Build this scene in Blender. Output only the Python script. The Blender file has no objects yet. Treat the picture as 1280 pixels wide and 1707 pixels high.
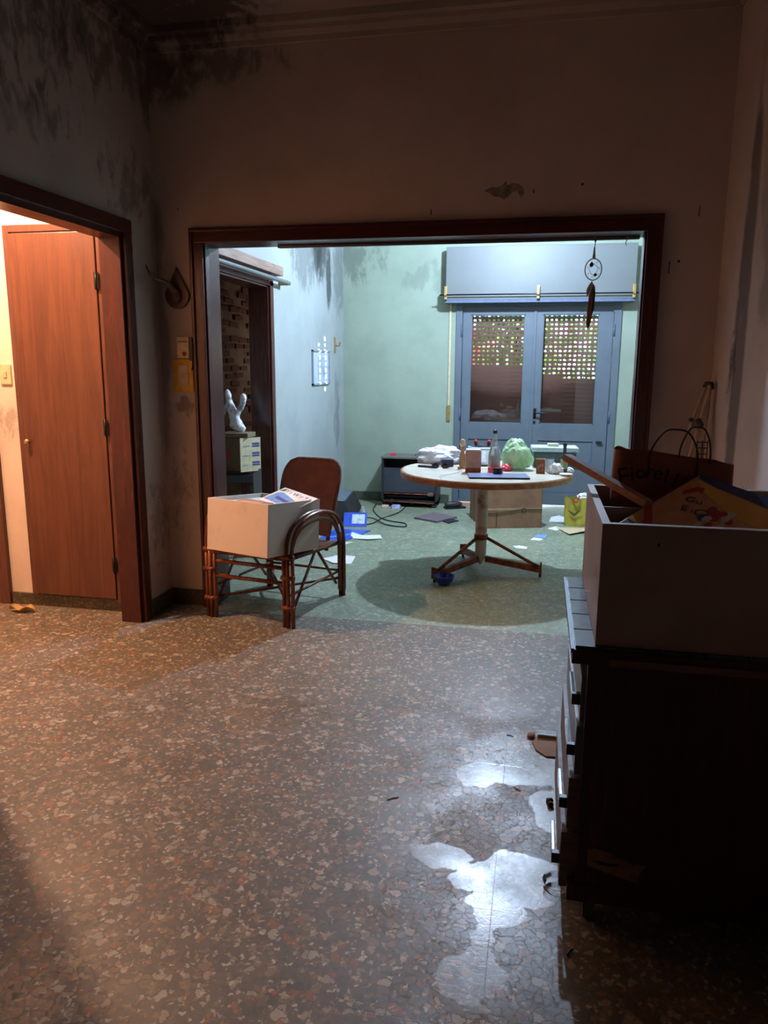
import bpy, bmesh, math, random
from mathutils import Vector, Matrix, Quaternion, noise as mnoise
random.seed(7)
R = math.radians
PI = math.pi
SC = bpy.context.scene
C = SC.collection

# ------------------------------------------------------------------ camera
cam_d = bpy.data.cameras.new('camera'); cam = bpy.data.objects.new('camera', cam_d); C.objects.link(cam)
cam_d.sensor_fit = 'HORIZONTAL'; cam_d.sensor_width = 36; cam_d.lens = 36*1260/1280
cam_d.clip_start = .02; cam_d.clip_end = 200
yaw, pitch, roll = R(-11.5), R(11.02), R(-.35)
fw = Vector((math.sin(yaw)*math.cos(pitch), math.cos(yaw)*math.cos(pitch), -math.sin(pitch)))
rt = Vector((math.cos(yaw), -math.sin(yaw), 0)); dn = fw.cross(rt)
r2 = math.cos(roll)*rt+math.sin(roll)*dn; d2 = -math.sin(roll)*rt+math.cos(roll)*dn
m = Matrix((r2, -d2, -fw)).transposed().to_4x4(); m.translation = Vector((0, 0, 1.5))
cam.matrix_world = m
SC.camera = cam

# ------------------------------------------------------------------ world, sun, exposure
W = bpy.data.worlds.new('world'); SC.world = W; W.use_nodes = True
bg = W.node_tree.nodes['Background']; bg.inputs[0].default_value = (.72, .87, 1, 1); bg.inputs[1].default_value = 2.6
sun_d = bpy.data.lights.new('sun', 'SUN'); sun = bpy.data.objects.new('sun', sun_d); C.objects.link(sun)
sun_d.energy = 9; sun_d.angle = R(.3); sun_d.color = (1, .93, .82)
sun.rotation_euler = Vector((-1, .02, -.095)).to_track_quat('-Z', 'Y').to_euler()
sun.location = (8, 7, 4)
SC.view_settings.view_transform = 'Standard'; SC.view_settings.look = 'None'
SC.view_settings.gamma = 1; SC.view_settings.exposure = 1.35
SC.view_settings.use_curve_mapping = False
COOL_W, COOL = 172, (.56, .74, 1.0)
WARM_W, WARM = 135, (1.0, .56, .33)

# ------------------------------------------------------------------ node helpers
def srgb(r, g, b):
    f = lambda c: ((c/255+.055)/1.055)**2.4 if c > 10 else c/255/12.92
    return (f(r), f(g), f(b), 1)
MATS = {}
class NT:
    def __init__(s, name):
        s.m = bpy.data.materials.new(name); s.m.use_nodes = True
        s.n = s.m.node_tree.nodes; s.l = s.m.node_tree.links
        s.b = s.n['Principled BSDF']; s.out = s.n['Material Output']
        MATS[name] = s.m
    def add(s, t, **k):
        n = s.n.new(t)
        for a, b in k.items(): setattr(n, a, b)
        return n
    def put(s, node, sock, v):
        if isinstance(v, bpy.types.NodeSocket): s.l.new(v, node.inputs[sock])
        else: node.inputs[sock].default_value = v
    def math(s, op, a, b=0., c=None):
        n = s.add('ShaderNodeMath', operation=op); s.put(n, 0, a); s.put(n, 1, b)
        if c is not None: s.put(n, 2, c)
        return n.outputs[0]
    def coord(s, kind='Object'):
        if kind == 'Position': return s.add('ShaderNodeNewGeometry').outputs['Position']
        return s.add('ShaderNodeTexCoord').outputs[kind]
    def mapping(s, v, scale=(1, 1, 1), loc=(0, 0, 0)):
        n = s.add('ShaderNodeMapping'); s.l.new(v, n.inputs[0]); n.inputs['Scale'].default_value = scale; n.inputs['Location'].default_value = loc
        return n.outputs[0]
    def noise(s, v, scale, detail=4, rough=.55, dist=0.):
        n = s.add('ShaderNodeTexNoise'); s.l.new(v, n.inputs['Vector']); n.inputs['Scale'].default_value = scale
        n.inputs['Detail'].default_value = detail; n.inputs['Roughness'].default_value = rough; n.inputs['Distortion'].default_value = dist
        return n.outputs['Fac']
    def ramp(s, f, stops, interp='LINEAR'):
        n = s.add('ShaderNodeValToRGB'); n.color_ramp.interpolation = interp; s.l.new(f, n.inputs[0]); e = n.color_ramp.elements
        while len(e) < len(stops): e.new(.5)
        for i, (p, c) in enumerate(stops):
            e[i].position = p; e[i].color = c if len(c) == 4 else (*c, 1)
        return n.outputs[0]
    def rng(s, v, a, b, c=0., d=1., smooth=True):
        n = s.add('ShaderNodeMapRange'); n.interpolation_type = 'SMOOTHSTEP' if smooth else 'LINEAR'
        s.put(n, 0, v); s.put(n, 1, a); s.put(n, 2, b); s.put(n, 3, c); s.put(n, 4, d); return n.outputs[0]
    def mix(s, f, a, b, mode='MIX'):
        n = s.add('ShaderNodeMix', data_type='RGBA', blend_type=mode)
        s.put(n, 0, f); s.put(n, 6, a); s.put(n, 7, b); return n.outputs[2]
    def bump(s, h, strength, dist=.005):
        n = s.add('ShaderNodeBump'); s.l.new(h, n.inputs['Height']); n.inputs['Strength'].default_value = strength; n.inputs['Distance'].default_value = dist
        s.l.new(n.outputs[0], s.b.inputs['Normal'])
    def col(s, v): s.put(s.b, 'Base Color', v)
    def rough(s, v): s.put(s.b, 'Roughness', v)
def plain(name, c, rough=.5, metal=0., c2=None, scale=30, bump=0., alpha=None, trans=0., spec=None, stretch=(1, 1, 1), thr=(.35, .7)):
    t = NT(name); v = t.mapping(t.coord(), stretch)
    f = t.noise(v, scale)
    if c2 is None: c2 = tuple(x*.8 for x in c[:3])+(1,)
    t.col(t.mix(t.rng(f, thr[0], thr[1]), c, c2)); t.rough(rough); t.b.inputs['Metallic'].default_value = metal
    t.b.inputs['Transmission Weight'].default_value = trans
    if spec is not None: t.b.inputs['Specular IOR Level'].default_value = spec
    if bump: t.bump(f, bump)
    if alpha is not None: t.b.inputs['Alpha'].default_value = alpha
    return t.m
def wall_mat(name, c, stains_bands=(), c2=None, rough=.85, lowdirt=None):
    """painted plaster; stains: (x, y, z, rx, ry, rz, amount, noise scale, noise threshold, colour)"""
    t = NT(name); p = t.coord('Position')
    n1 = t.noise(p, 2.2, 6, .6); n2 = t.noise(p, 24, 5, .6)
    if c2 is None: c2 = tuple(x*.86 for x in c[:3])+(1,)
    col = t.mix(t.rng(n1, .35, .7), c, c2)
    col = t.mix(t.math('MULTIPLY', t.rng(n2, .55, .75), .18), col, tuple(x*.7 for x in c[:3])+(1,))
    for (x, y, z, rx, ry, rz, am, sc, th, sc_c) in stains_bands:
        mp = t.add('ShaderNodeVectorMath', operation='SUBTRACT'); t.l.new(p, mp.inputs[0]); mp.inputs[1].default_value = (x, y, z)
        ms = t.add('ShaderNodeVectorMath', operation='MULTIPLY'); t.l.new(mp.outputs[0], ms.inputs[0]); ms.inputs[1].default_value = (1/rx, 1/ry, 1/rz)
        ln = t.add('ShaderNodeVectorMath', operation='LENGTH'); t.l.new(ms.outputs[0], ln.inputs[0])
        fall = t.rng(ln.outputs['Value'], .1, 1., 1., 0.)
        nn = t.noise(t.mapping(p, (1, 1, .55)), sc, 6, .65, .4)
        k = t.math('MULTIPLY', t.rng(t.math('ADD', nn, t.math('MULTIPLY', fall, .25)), th, th+.18), t.rng(fall, 0, .5))
        col = t.mix(t.math('MULTIPLY', k, am), col, sc_c)
    t.col(col); t.rough(rough); t.bump(t.math('ADD', t.math('MULTIPLY', n2, .5), t.noise(p, 90, 3)), .25, .003)
    return t.m
def wood(name, c, c2, rough=.35, axis=2, scale=6, spec=.5, coat=0.):
    t = NT(name); st = [9, 9, 9]; st[axis] = .7
    v = t.mapping(t.coord(), st); f = t.noise(v, scale, 6, .6, .8); g = t.noise(v, scale*7, 3)
    col = t.mix(t.rng(f, .3, .7), c, c2); col = t.mix(t.math('MULTIPLY', t.rng(g, .5, .8), .35), col, tuple(x*.5 for x in c2[:3])+(1,))
    t.col(col); t.rough(t.rng(f, .2, .8, rough*.8, rough*1.25)); t.b.inputs['Specular IOR Level'].default_value = spec
    t.b.inputs['Coat Weight'].default_value = coat
    t.bump(f, .08, .002); return t.m
BLK = (.012, .012, .013, 1)

# walls
mould = srgb(46, 40, 36)
M_wall_left = wall_mat('wall_paint_left', srgb(186, 174, 168), [
    (-2.24, 3.7, 3.2, .6, 1.0, .62, .55, 9, .60, mould), (-2.24, 3.2, 3.0, .6, 1.0, .7, .5, 13, .64, mould),
    (-2.24, 4.27, 3.1, .4, .22, .45, .6, 8, .54, mould), (-2.24, 4.0, 2.45, .5, .5, .35, .45, 12, .62, mould),
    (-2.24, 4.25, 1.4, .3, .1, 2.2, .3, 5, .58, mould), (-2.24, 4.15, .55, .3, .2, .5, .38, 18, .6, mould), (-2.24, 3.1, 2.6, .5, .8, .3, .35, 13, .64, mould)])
M_wall_back = wall_mat('wall_paint_back', srgb(200, 184, 176), [
    (-2.2, 4.27, 3.1, .5, .4, .28, .65, 7, .54, mould), (-1.8, 4.27, 3.12, .8, .4, .16, .5, 9, .6, mould),
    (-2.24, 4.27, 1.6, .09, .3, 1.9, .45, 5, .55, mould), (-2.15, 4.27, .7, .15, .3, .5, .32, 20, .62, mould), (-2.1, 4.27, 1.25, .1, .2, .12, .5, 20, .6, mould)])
M_wall_right = wall_mat('wall_paint_right', srgb(196, 184, 178), [
    (.87, 3.75, 1.6, .4, .16, 1.7, .75, 3.5, .45, srgb(70, 58, 50)), (.87, 3.85, 1.5, .4, .12, .3, .8, 14, .6, mould), (.87, 3.45, 2.2, .4, .3, .9, .35, 5, .5, mould)])  # first entry: a tall, soft dark vertical band
M_wall_far = wall_mat('wall_paint_far', srgb(144, 158, 140), [
    (-2.0, 8.2, 2.6, .5, .4, .5, .5, 7, .58, srgb(74, 80, 72)), (-1.2, 8.2, 2.4, .5, .3, .3, .25, 9, .6, srgb(74, 80, 72))])
M_wall_far_left = wall_mat('wall_paint_far_left', srgb(152, 160, 158), [
    (-2.13, 7.30, 2.62, .3, .38, .5, .8, 16, .46, srgb(40, 43, 38)), (-2.13, 7.22, 2.62, .3, .22, .32, .85, 7, .40, srgb(42, 45, 40)), (-2.13, 7.62, 2.35, .3, .14, .45, .8, 11, .48, srgb(42, 45, 40)),
    (-2.13, 6.8, 2.5, .3, .6, .5, .6, 14, .48, srgb(84, 90, 84)), (-2.13, 8.0, 2.4, .3, .4, .6, .5, 7, .52, srgb(84, 90, 84)), (-2.13, 7.9, 1.0, .3, .2, .7, .45, 9, .57, srgb(74, 80, 74))])
M_ceiling = wall_mat('ceiling_paint', srgb(176, 160, 152), [(-2.0, 4.0, 3.3, .8, .6, .3, .8, 7, .5, mould), (-2.2, 3.2, 3.3, .4, 1.2, .3, .7, 9, .55, mould)])
M_white_wall = wall_mat('corridor_paint', srgb(214, 200, 186), [(-3.15, 4.05, 1.15, .12, .2, .16, .5, 22, .55, srgb(120, 110, 104))])
M_plaster = plain('bare_plaster', srgb(150, 142, 134), .9, c2=srgb(112, 104, 98), scale=30, bump=.4)

def terrazzo(name, base, chips, scale, glossy=False, tile=.4, r0=.34, zs=.02):
    t = NT(name); p = t.coord('Position')
    wob = t.add('ShaderNodeVectorMath', operation='ADD'); t.l.new(p, wob.inputs[0])
    nz = t.add('ShaderNodeTexNoise'); t.l.new(p, nz.inputs['Vector']); nz.inputs['Scale'].default_value = scale*1.6
    sc = t.add('ShaderNodeVectorMath', operation='SCALE'); t.l.new(nz.outputs['Color'], sc.inputs[0]); sc.inputs['Scale'].default_value = .8/scale
    t.l.new(sc.outputs[0], wob.inputs[1]); q = wob.outputs[0]
    def layer(s, seed):
        v = t.add('ShaderNodeTexVoronoi', voronoi_dimensions='3D'); mp = t.mapping(q, (1, 1, zs), (seed, seed*.7, 0))
        t.l.new(mp, v.inputs['Vector']); v.inputs['Scale'].default_value = s
        e = t.add('ShaderNodeTexVoronoi', voronoi_dimensions='3D', feature='DISTANCE_TO_EDGE'); t.l.new(mp, e.inputs['Vector']); e.inputs['Scale'].default_value = s
        sp = t.add('ShaderNodeSeparateColor'); t.l.new(v.outputs['Color'], sp.inputs[0])
        return sp, e.outputs['Distance']
    s1, e1 = layer(scale, 0.); s2, e2 = layer(scale*2.3, 3.3)
    c1 = t.ramp(s1.outputs[0], chips, 'CONSTANT'); c2 = t.ramp(s2.outputs[0], chips, 'CONSTANT')
    nb = t.noise(p, 1.3, 5, .6)
    bcol = t.mix(t.rng(nb, .35, .65), base, tuple(x*.72 for x in base[:3])+(1,))
    m2 = t.math('MULTIPLY', t.rng(e2, .02, .09), t.rng(s2.outputs[1], .35, .45))
    bcol = t.mix(t.math('MULTIPLY', m2, .75), bcol, c2)
    m1 = t.math('MULTIPLY', t.rng(e1, .03, .08), t.rng(s1.outputs[1], .42, .5))
    col = t.mix(t.math('MULTIPLY', m1, .5), bcol, c1)
    sep = t.add('ShaderNodeSeparateXYZ'); t.l.new(p, sep.inputs[0])
    def line(sock, off):
        fr = t.math('FRACT', t.math('DIVIDE', t.math('ADD', sock, off), tile))
        d = t.math('ABSOLUTE', t.math('SUBTRACT', fr, .5)); return t.rng(d, .496, .4995)
    ln = t.math('MAXIMUM', line(sep.outputs[0], .07), line(sep.outputs[1], .11))
    col = t.mix(t.math('MULTIPLY', ln, .45), col, (.03, .03, .03, 1))
    pit = t.rng(t.noise(p, scale*2.2, 2), .74, .78); col = t.mix(pit, col, (.015, .012, .01, 1))
    t.col(col)
    rr = t.rng(t.noise(p, 3.1, 5, .6), .35, .65, r0*.85, r0*1.25)
    if glossy:
        # worn wax: bare patches and glossy patches with their own outlines
        n3 = t.noise(t.mapping(p, (1, 1, 1), (4.3, 2.2, 0)), 5.5, 2, .4, .5); n4 = t.noise(p, 26, 2, .5)
        fld = None
        for (x, y, rx, ry, sg) in ((-.24, 2.11, .11, .07, 1), (0., 2.03, .17, .11, 1), (-.06, 1.88, .09, .12, 1), (-.02, 2.62, .26, .09, 1), (.12, 2.44, .10, .16, 1), (-.10, 1.66, .07, .08, 1), (-1.25, 2.9, .5, .14, 1)):
            sub = t.add('ShaderNodeVectorMath', operation='SUBTRACT'); t.l.new(p, sub.inputs[0]); sub.inputs[1].default_value = (x, y, 0)
            mu = t.add('ShaderNodeVectorMath', operation='MULTIPLY'); t.l.new(sub.outputs[0], mu.inputs[0]); mu.inputs[1].default_value = (1/rx, 1/ry, 1)
            ln_ = t.add('ShaderNodeVectorMath', operation='LENGTH'); t.l.new(mu.outputs[0], ln_.inputs[0])
            e_ = t.math('SUBTRACT', 1.6, ln_.outputs['Value']); fld = e_ if fld is None else t.math('MAXIMUM', fld, e_)
        fld = t.math('ADD', fld, t.math('ADD', t.math('MULTIPLY', t.math('SUBTRACT', n3, .5), 2.2), t.math('MULTIPLY', t.math('SUBTRACT', n4, .5), .3)))
        msk = t.rng(fld, .56, .62)
        rr = t.math('SUBTRACT', rr, t.math('MULTIPLY', msk, r0*.40))
        col2 = t.mix(t.math('MULTIPLY', msk, .12), col, srgb(150, 145, 140)); t.col(col2)
    ek = t.math('MULTIPLY', t.rng(e1, .0, .06, 1., 0.), .18)
    if glossy: ek = t.math('MULTIPLY', ek, t.math('SUBTRACT', 1., t.math('MULTIPLY', msk, .8)))
    rr = t.math('ADD', rr, ek)
    t.rough(rr); t.b.inputs['Specular IOR Level'].default_value = .55
    t.bump(t.math('ADD', t.math('MULTIPLY', t.rng(e1, 0, .08), .22), t.math('SUBTRACT', t.noise(p, 40, 3), ln)), .10, .002)
    return t.m
M_floor = terrazzo('terrazzo_brown', srgb(100, 95, 85), [(0, srgb(104, 96, 84)), (.18, srgb(168, 160, 142)), (.3, srgb(150, 98, 62)), (.38, srgb(96, 92, 86)), (.54, srgb(140, 122, 94)), (.66, srgb(78, 82, 78)), (.8, srgb(186, 180, 164)), (.87, srgb(120, 108, 92)), (.95, srgb(66, 84, 70))], 40, True, .4, .44)
M_floor_far = terrazzo('terrazzo_green', srgb(126, 140, 118), [(0, srgb(150, 158, 134)), (.25, srgb(110, 122, 100)), (.5, srgb(176, 176, 150)), (.65, srgb(120, 132, 110)), (.85, srgb(140, 118, 90))], 34, False, .4, .36)
M_skirt = terrazzo('terrazzo_skirting', srgb(72, 66, 50), [(0, srgb(96, 86, 64)), (.3, srgb(60, 56, 44)), (.6, srgb(120, 104, 80)), (.8, srgb(48, 44, 36))], 60, zs=1.)
M_skirt_far = terrazzo('terrazzo_skirting_green', srgb(74, 82, 68), [(0, srgb(84, 92, 78)), (.4, srgb(60, 68, 56)), (.8, srgb(104, 108, 90))], 60, zs=1.)

# woods and others
M_mahog = wood('mahogany_frame', srgb(84, 34, 26), srgb(54, 20, 16), .3)
M_mahog_x = wood('mahogany_frame_cross', srgb(84, 34, 26), srgb(54, 20, 16), .3, 0)
M_mahog_y = wood('mahogany_frame_deep', srgb(84, 34, 26), srgb(54, 20, 16), .3, 1)
M_jamb_far = wood('dark_jamb_wood', srgb(86, 50, 40), srgb(52, 28, 24), .22)
M_closet = wood('closet_veneer', srgb(106, 66, 48), srgb(84, 48, 34), .35, 2, 2.2)
M_closet_fr = wood('closet_frame_wood', srgb(104, 66, 52), srgb(82, 48, 38), .35)
M_rattan = plain('rattan_cane', srgb(128, 70, 40), .38, c2=srgb(74, 34, 20), scale=14, bump=.15, stretch=(3, 3, .6))
M_rattan_bk = None
M_dresser = wood('dresser_dark_wood', srgb(72, 34, 28), srgb(50, 22, 18), .4)
M_dresser_lt = wood('dresser_edge_wood', srgb(120, 92, 82), srgb(92, 66, 58), .5, 0)
M_mela = plain('white_melamine', srgb(202, 190, 180), .45, c2=srgb(184, 168, 156), scale=5, thr=(.5, .72))
M_mela2 = plain('beige_melamine', srgb(172, 146, 134), .5, c2=srgb(156, 130, 118), scale=4)
M_mela_in = plain('melamine_inside', srgb(168, 140, 122), .55, c2=srgb(140, 112, 96), scale=9)
M_laminate = plain('table_laminate', srgb(206, 200, 184), .3, c2=srgb(186, 176, 158), scale=9)
M_rim = wood('table_rim_wood', srgb(196, 138, 90), srgb(140, 90, 56), .4, 0)
M_rust = plain('rusty_steel', srgb(150, 76, 44), .6, .2, c2=srgb(86, 36, 22), scale=22, bump=.3)
M_pole = plain('worn_painted_steel', srgb(188, 168, 150), .4, c2=srgb(150, 92, 62), scale=7, thr=(.5, .66), bump=.15)
M_blue_door = plain('blue_grey_paint', srgb(92, 103, 112), .45, c2=srgb(86, 97, 106), scale=5)
M_groove = plain('blue_grey_groove', srgb(84, 98, 124), .6)
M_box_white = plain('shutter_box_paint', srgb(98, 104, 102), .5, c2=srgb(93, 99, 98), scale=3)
M_brass = plain('aged_brass', srgb(172, 146, 88), .4, .5)
M_black = plain('black_plastic', (.012, .012, .014, 1), .35)
M_blackmetal = plain('black_iron', (.02, .02, .024, 1), .4, .6)
M_slat = wood('shutter_slat_wood', srgb(132, 88, 72), srgb(104, 66, 54), .5, 0)
M_dkgrey = plain('dark_grey_enamel', srgb(62, 66, 74), .35, c2=srgb(52, 56, 64), scale=4)
M_dkgrey2 = plain('charcoal_body', srgb(46, 46, 46), .45)
M_brick = plain('smeared_brick', srgb(140, 96, 82), .9, c2=srgb(112, 84, 74), scale=14, bump=.5)
M_mortar = plain('mortar', srgb(170, 150, 134), .95, c2=srgb(134, 116, 104), scale=5, bump=.6)
M_kraft = plain('corrugated_kraft', srgb(142, 106, 80), .8, c2=srgb(124, 92, 68), scale=8)
M_kraft_tape = plain('carton_tape', srgb(176, 146, 112), .3)
M_cream = plain('cream_paper', srgb(216, 208, 170), .7)
M_inkblue = plain('ink_blue', srgb(74, 84, 150), .6)
M_inkred = plain('ink_red', srgb(170, 52, 48), .6)
M_inkgrey = plain('ink_grey', srgb(96, 98, 104), .6)
M_inkgreen = plain('ink_green', srgb(52, 128, 60), .6)
M_bright_blue = plain('magazine_blue', srgb(36, 84, 200), .35, c2=srgb(30, 66, 160), scale=9)
M_lightblue = plain('cover_light_blue', srgb(120, 160, 220), .4)
M_paper = plain('white_paper', srgb(226, 226, 224), .7, c2=srgb(210, 210, 208), scale=10)
M_plaster_fig = plain('plaster_white', srgb(214, 216, 218), .6, c2=srgb(150, 158, 172), scale=26, bump=.5, thr=(.5, .62))
M_yellowbag = plain('yellow_bag', srgb(172, 162, 60), .45, c2=srgb(150, 138, 48), scale=12, bump=.3)
M_yellow = plain('yellow_plastic', srgb(214, 170, 24), .35)
M_creamplastic = plain('cream_plastic', srgb(206, 186, 150), .45)
M_greenbag = plain('green_translucent_film', srgb(196, 236, 190), .3, c2=srgb(160, 220, 150), scale=7, trans=.2)
M_whitecloth = plain('white_film', srgb(222, 226, 234), .5, c2=srgb(204, 208, 220), scale=9)
def glassy(name, tint=(1, 1, 1, 1), rough=.02, thin=.9, milk=0.):
    t = NT(name); t.n.remove(t.b)
    tr = t.add('ShaderNodeBsdfTransparent'); tr.inputs[0].default_value = tint
    gl = t.add('ShaderNodeBsdfGlossy'); gl.inputs['Roughness'].default_value = rough
    fr = t.add('ShaderNodeFresnel'); fr.inputs[0].default_value = 1.5
    mx = t.add('ShaderNodeMixShader'); t.l.new(t.math('MULTIPLY', fr.outputs[0], thin), mx.inputs[0]); t.l.new(tr.outputs[0], mx.inputs[1]); t.l.new(gl.outputs[0], mx.inputs[2])
    if milk:
        df = t.add('ShaderNodeBsdfDiffuse'); df.inputs[0].default_value = (.85, .9, .92, 1); m3 = t.add('ShaderNodeMixShader'); m3.inputs[0].default_value = milk
        t.l.new(mx.outputs[0], m3.inputs[1]); t.l.new(df.outputs[0], m3.inputs[2]); mx = m3
    t.l.new(mx.outputs[0], t.out.inputs[0]); return t.m
M_glass = glassy('clear_glass', (.96, .98, .98, 1))
M_bottle = glassy('bottle_glass', (.9, .95, .95, 1), .05, 1.6, .3)
M_plasticclear = glassy('clear_plastic', (.93, .95, .98, 1), .08, 2.2, .2)
M_liquid = plain('pale_liquid', srgb(196, 206, 184), .2, trans=.4)
M_amber = plain('amber_jar', srgb(196, 150, 128), .3)
M_amber2 = plain('amber_liquid', srgb(170, 84, 40), .2, trans=.3)
M_steel = plain('polished_steel', srgb(190, 194, 200), .15, 1.)
M_coolbody = plain('cooler_grey_body', srgb(72, 88, 92), .4)
M_coollid = plain('cooler_lid', srgb(190, 214, 220), .35)
M_bowlblue = plain('cobalt_plastic', srgb(28, 58, 160), .3)
M_pink = plain('pink_red_plastic', srgb(222, 70, 84), .35)
M_tablet = plain('slate_blue_cover', srgb(120, 132, 164), .3)
M_navy = plain('navy_edge', srgb(22, 26, 44), .4)
M_brownbag = plain('brown_paper_bag', srgb(150, 88, 54), .75, c2=srgb(118, 66, 40), scale=7, bump=.35)
M_string = plain('string', srgb(190, 190, 196), .8)
M_darkstring = plain('dark_twisted_cord', srgb(60, 40, 32), .8)
M_feather = plain('brown_feather', srgb(150, 108, 94), .8, c2=srgb(96, 64, 56), scale=30, stretch=(4, 4, .5))
M_feather_w = plain('pale_feather', srgb(176, 196, 206), .8)
M_horn = plain('brown_horn', srgb(96, 70, 54), .45, c2=srgb(54, 38, 30), scale=22, bump=.2)
M_horn_wood = wood('shield_wood', srgb(92, 52, 34), srgb(62, 34, 24), .35)
M_polewhite = plain('cream_tube', srgb(196, 172, 148), .45)
M_stick = wood('pinkish_batten', srgb(170, 122, 104), srgb(140, 96, 82), .5, 0)
M_gamey = plain('box_lid_yellow', srgb(214, 172, 70), .45, c2=srgb(198, 150, 104), scale=6, thr=(.45, .6))
M_gamepeach = plain('box_lid_peach', srgb(204, 150, 112), .45)
M_gameblue = plain('box_lid_blue', srgb(36, 60, 130), .45)
M_gamered = plain('box_lid_red', srgb(168, 40, 48), .45)
M_gamewhite = plain('box_lid_white', srgb(206, 196, 190), .45)
M_leafdry = plain('dry_leaf', srgb(176, 140, 80), .7)
M_leaf = plain('leaf_green', srgb(110, 170, 50), .5, c2=srgb(60, 120, 30), scale=3)
M_bark = plain('bark', srgb(80, 64, 50), .9)
M_orange = plain('orange_render', srgb(214, 118, 84), .8)
M_pave = plain('outdoor_paving', srgb(170, 160, 148), .9)
M_peel = plain('peeled_blue_undercoat', srgb(170, 190, 206), .8, c2=srgb(150, 168, 186), scale=20)
M_rubber = plain('grey_rubber', srgb(84, 78, 74), .4)
M_tag = plain('paper_tag', srgb(222, 190, 170), .7)
M_pale_wood = plain('torn_veneer', srgb(140, 100, 76), .8, c2=srgb(112, 76, 58), scale=20)

def tile_top_mat():
    t = NT('slate_tile_top'); t.col(srgb(84, 90, 104)); t.rough(.18); return t.m
M_topslate = plain('slate_tile', srgb(88, 94, 108), .2, c2=srgb(70, 76, 90), scale=8)

def rattan_back():
    t = NT('woven_cane_back'); v = t.coord()
    w = t.add('ShaderNodeTexWave', wave_type='BANDS', bands_direction='X'); t.l.new(v, w.inputs[0]); w.inputs['Scale'].default_value = 55; w.inputs['Distortion'].default_value = 1.5; w.inputs['Detail'].default_value = 2
    w2 = t.add('ShaderNodeTexWave', wave_type='BANDS', bands_direction='Z'); t.l.new(v, w2.inputs[0]); w2.inputs['Scale'].default_value = 40; w2.inputs['Distortion'].default_value = 1
    n = t.noise(v, 12)
    col = t.mix(w.outputs['Fac'], srgb(150, 80, 48), srgb(100, 50, 32)); col = t.mix(t.math('MULTIPLY', t.rng(n, .4, .7), .5), col, srgb(160, 92, 56))
    t.col(col); t.rough(.4); t.bump(t.math('ADD', w.outputs['Fac'], t.math('MULTIPLY', w2.outputs['Fac'], .6)), .5, .003); return t.m
M_rattan_bk = rattan_back()

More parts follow.
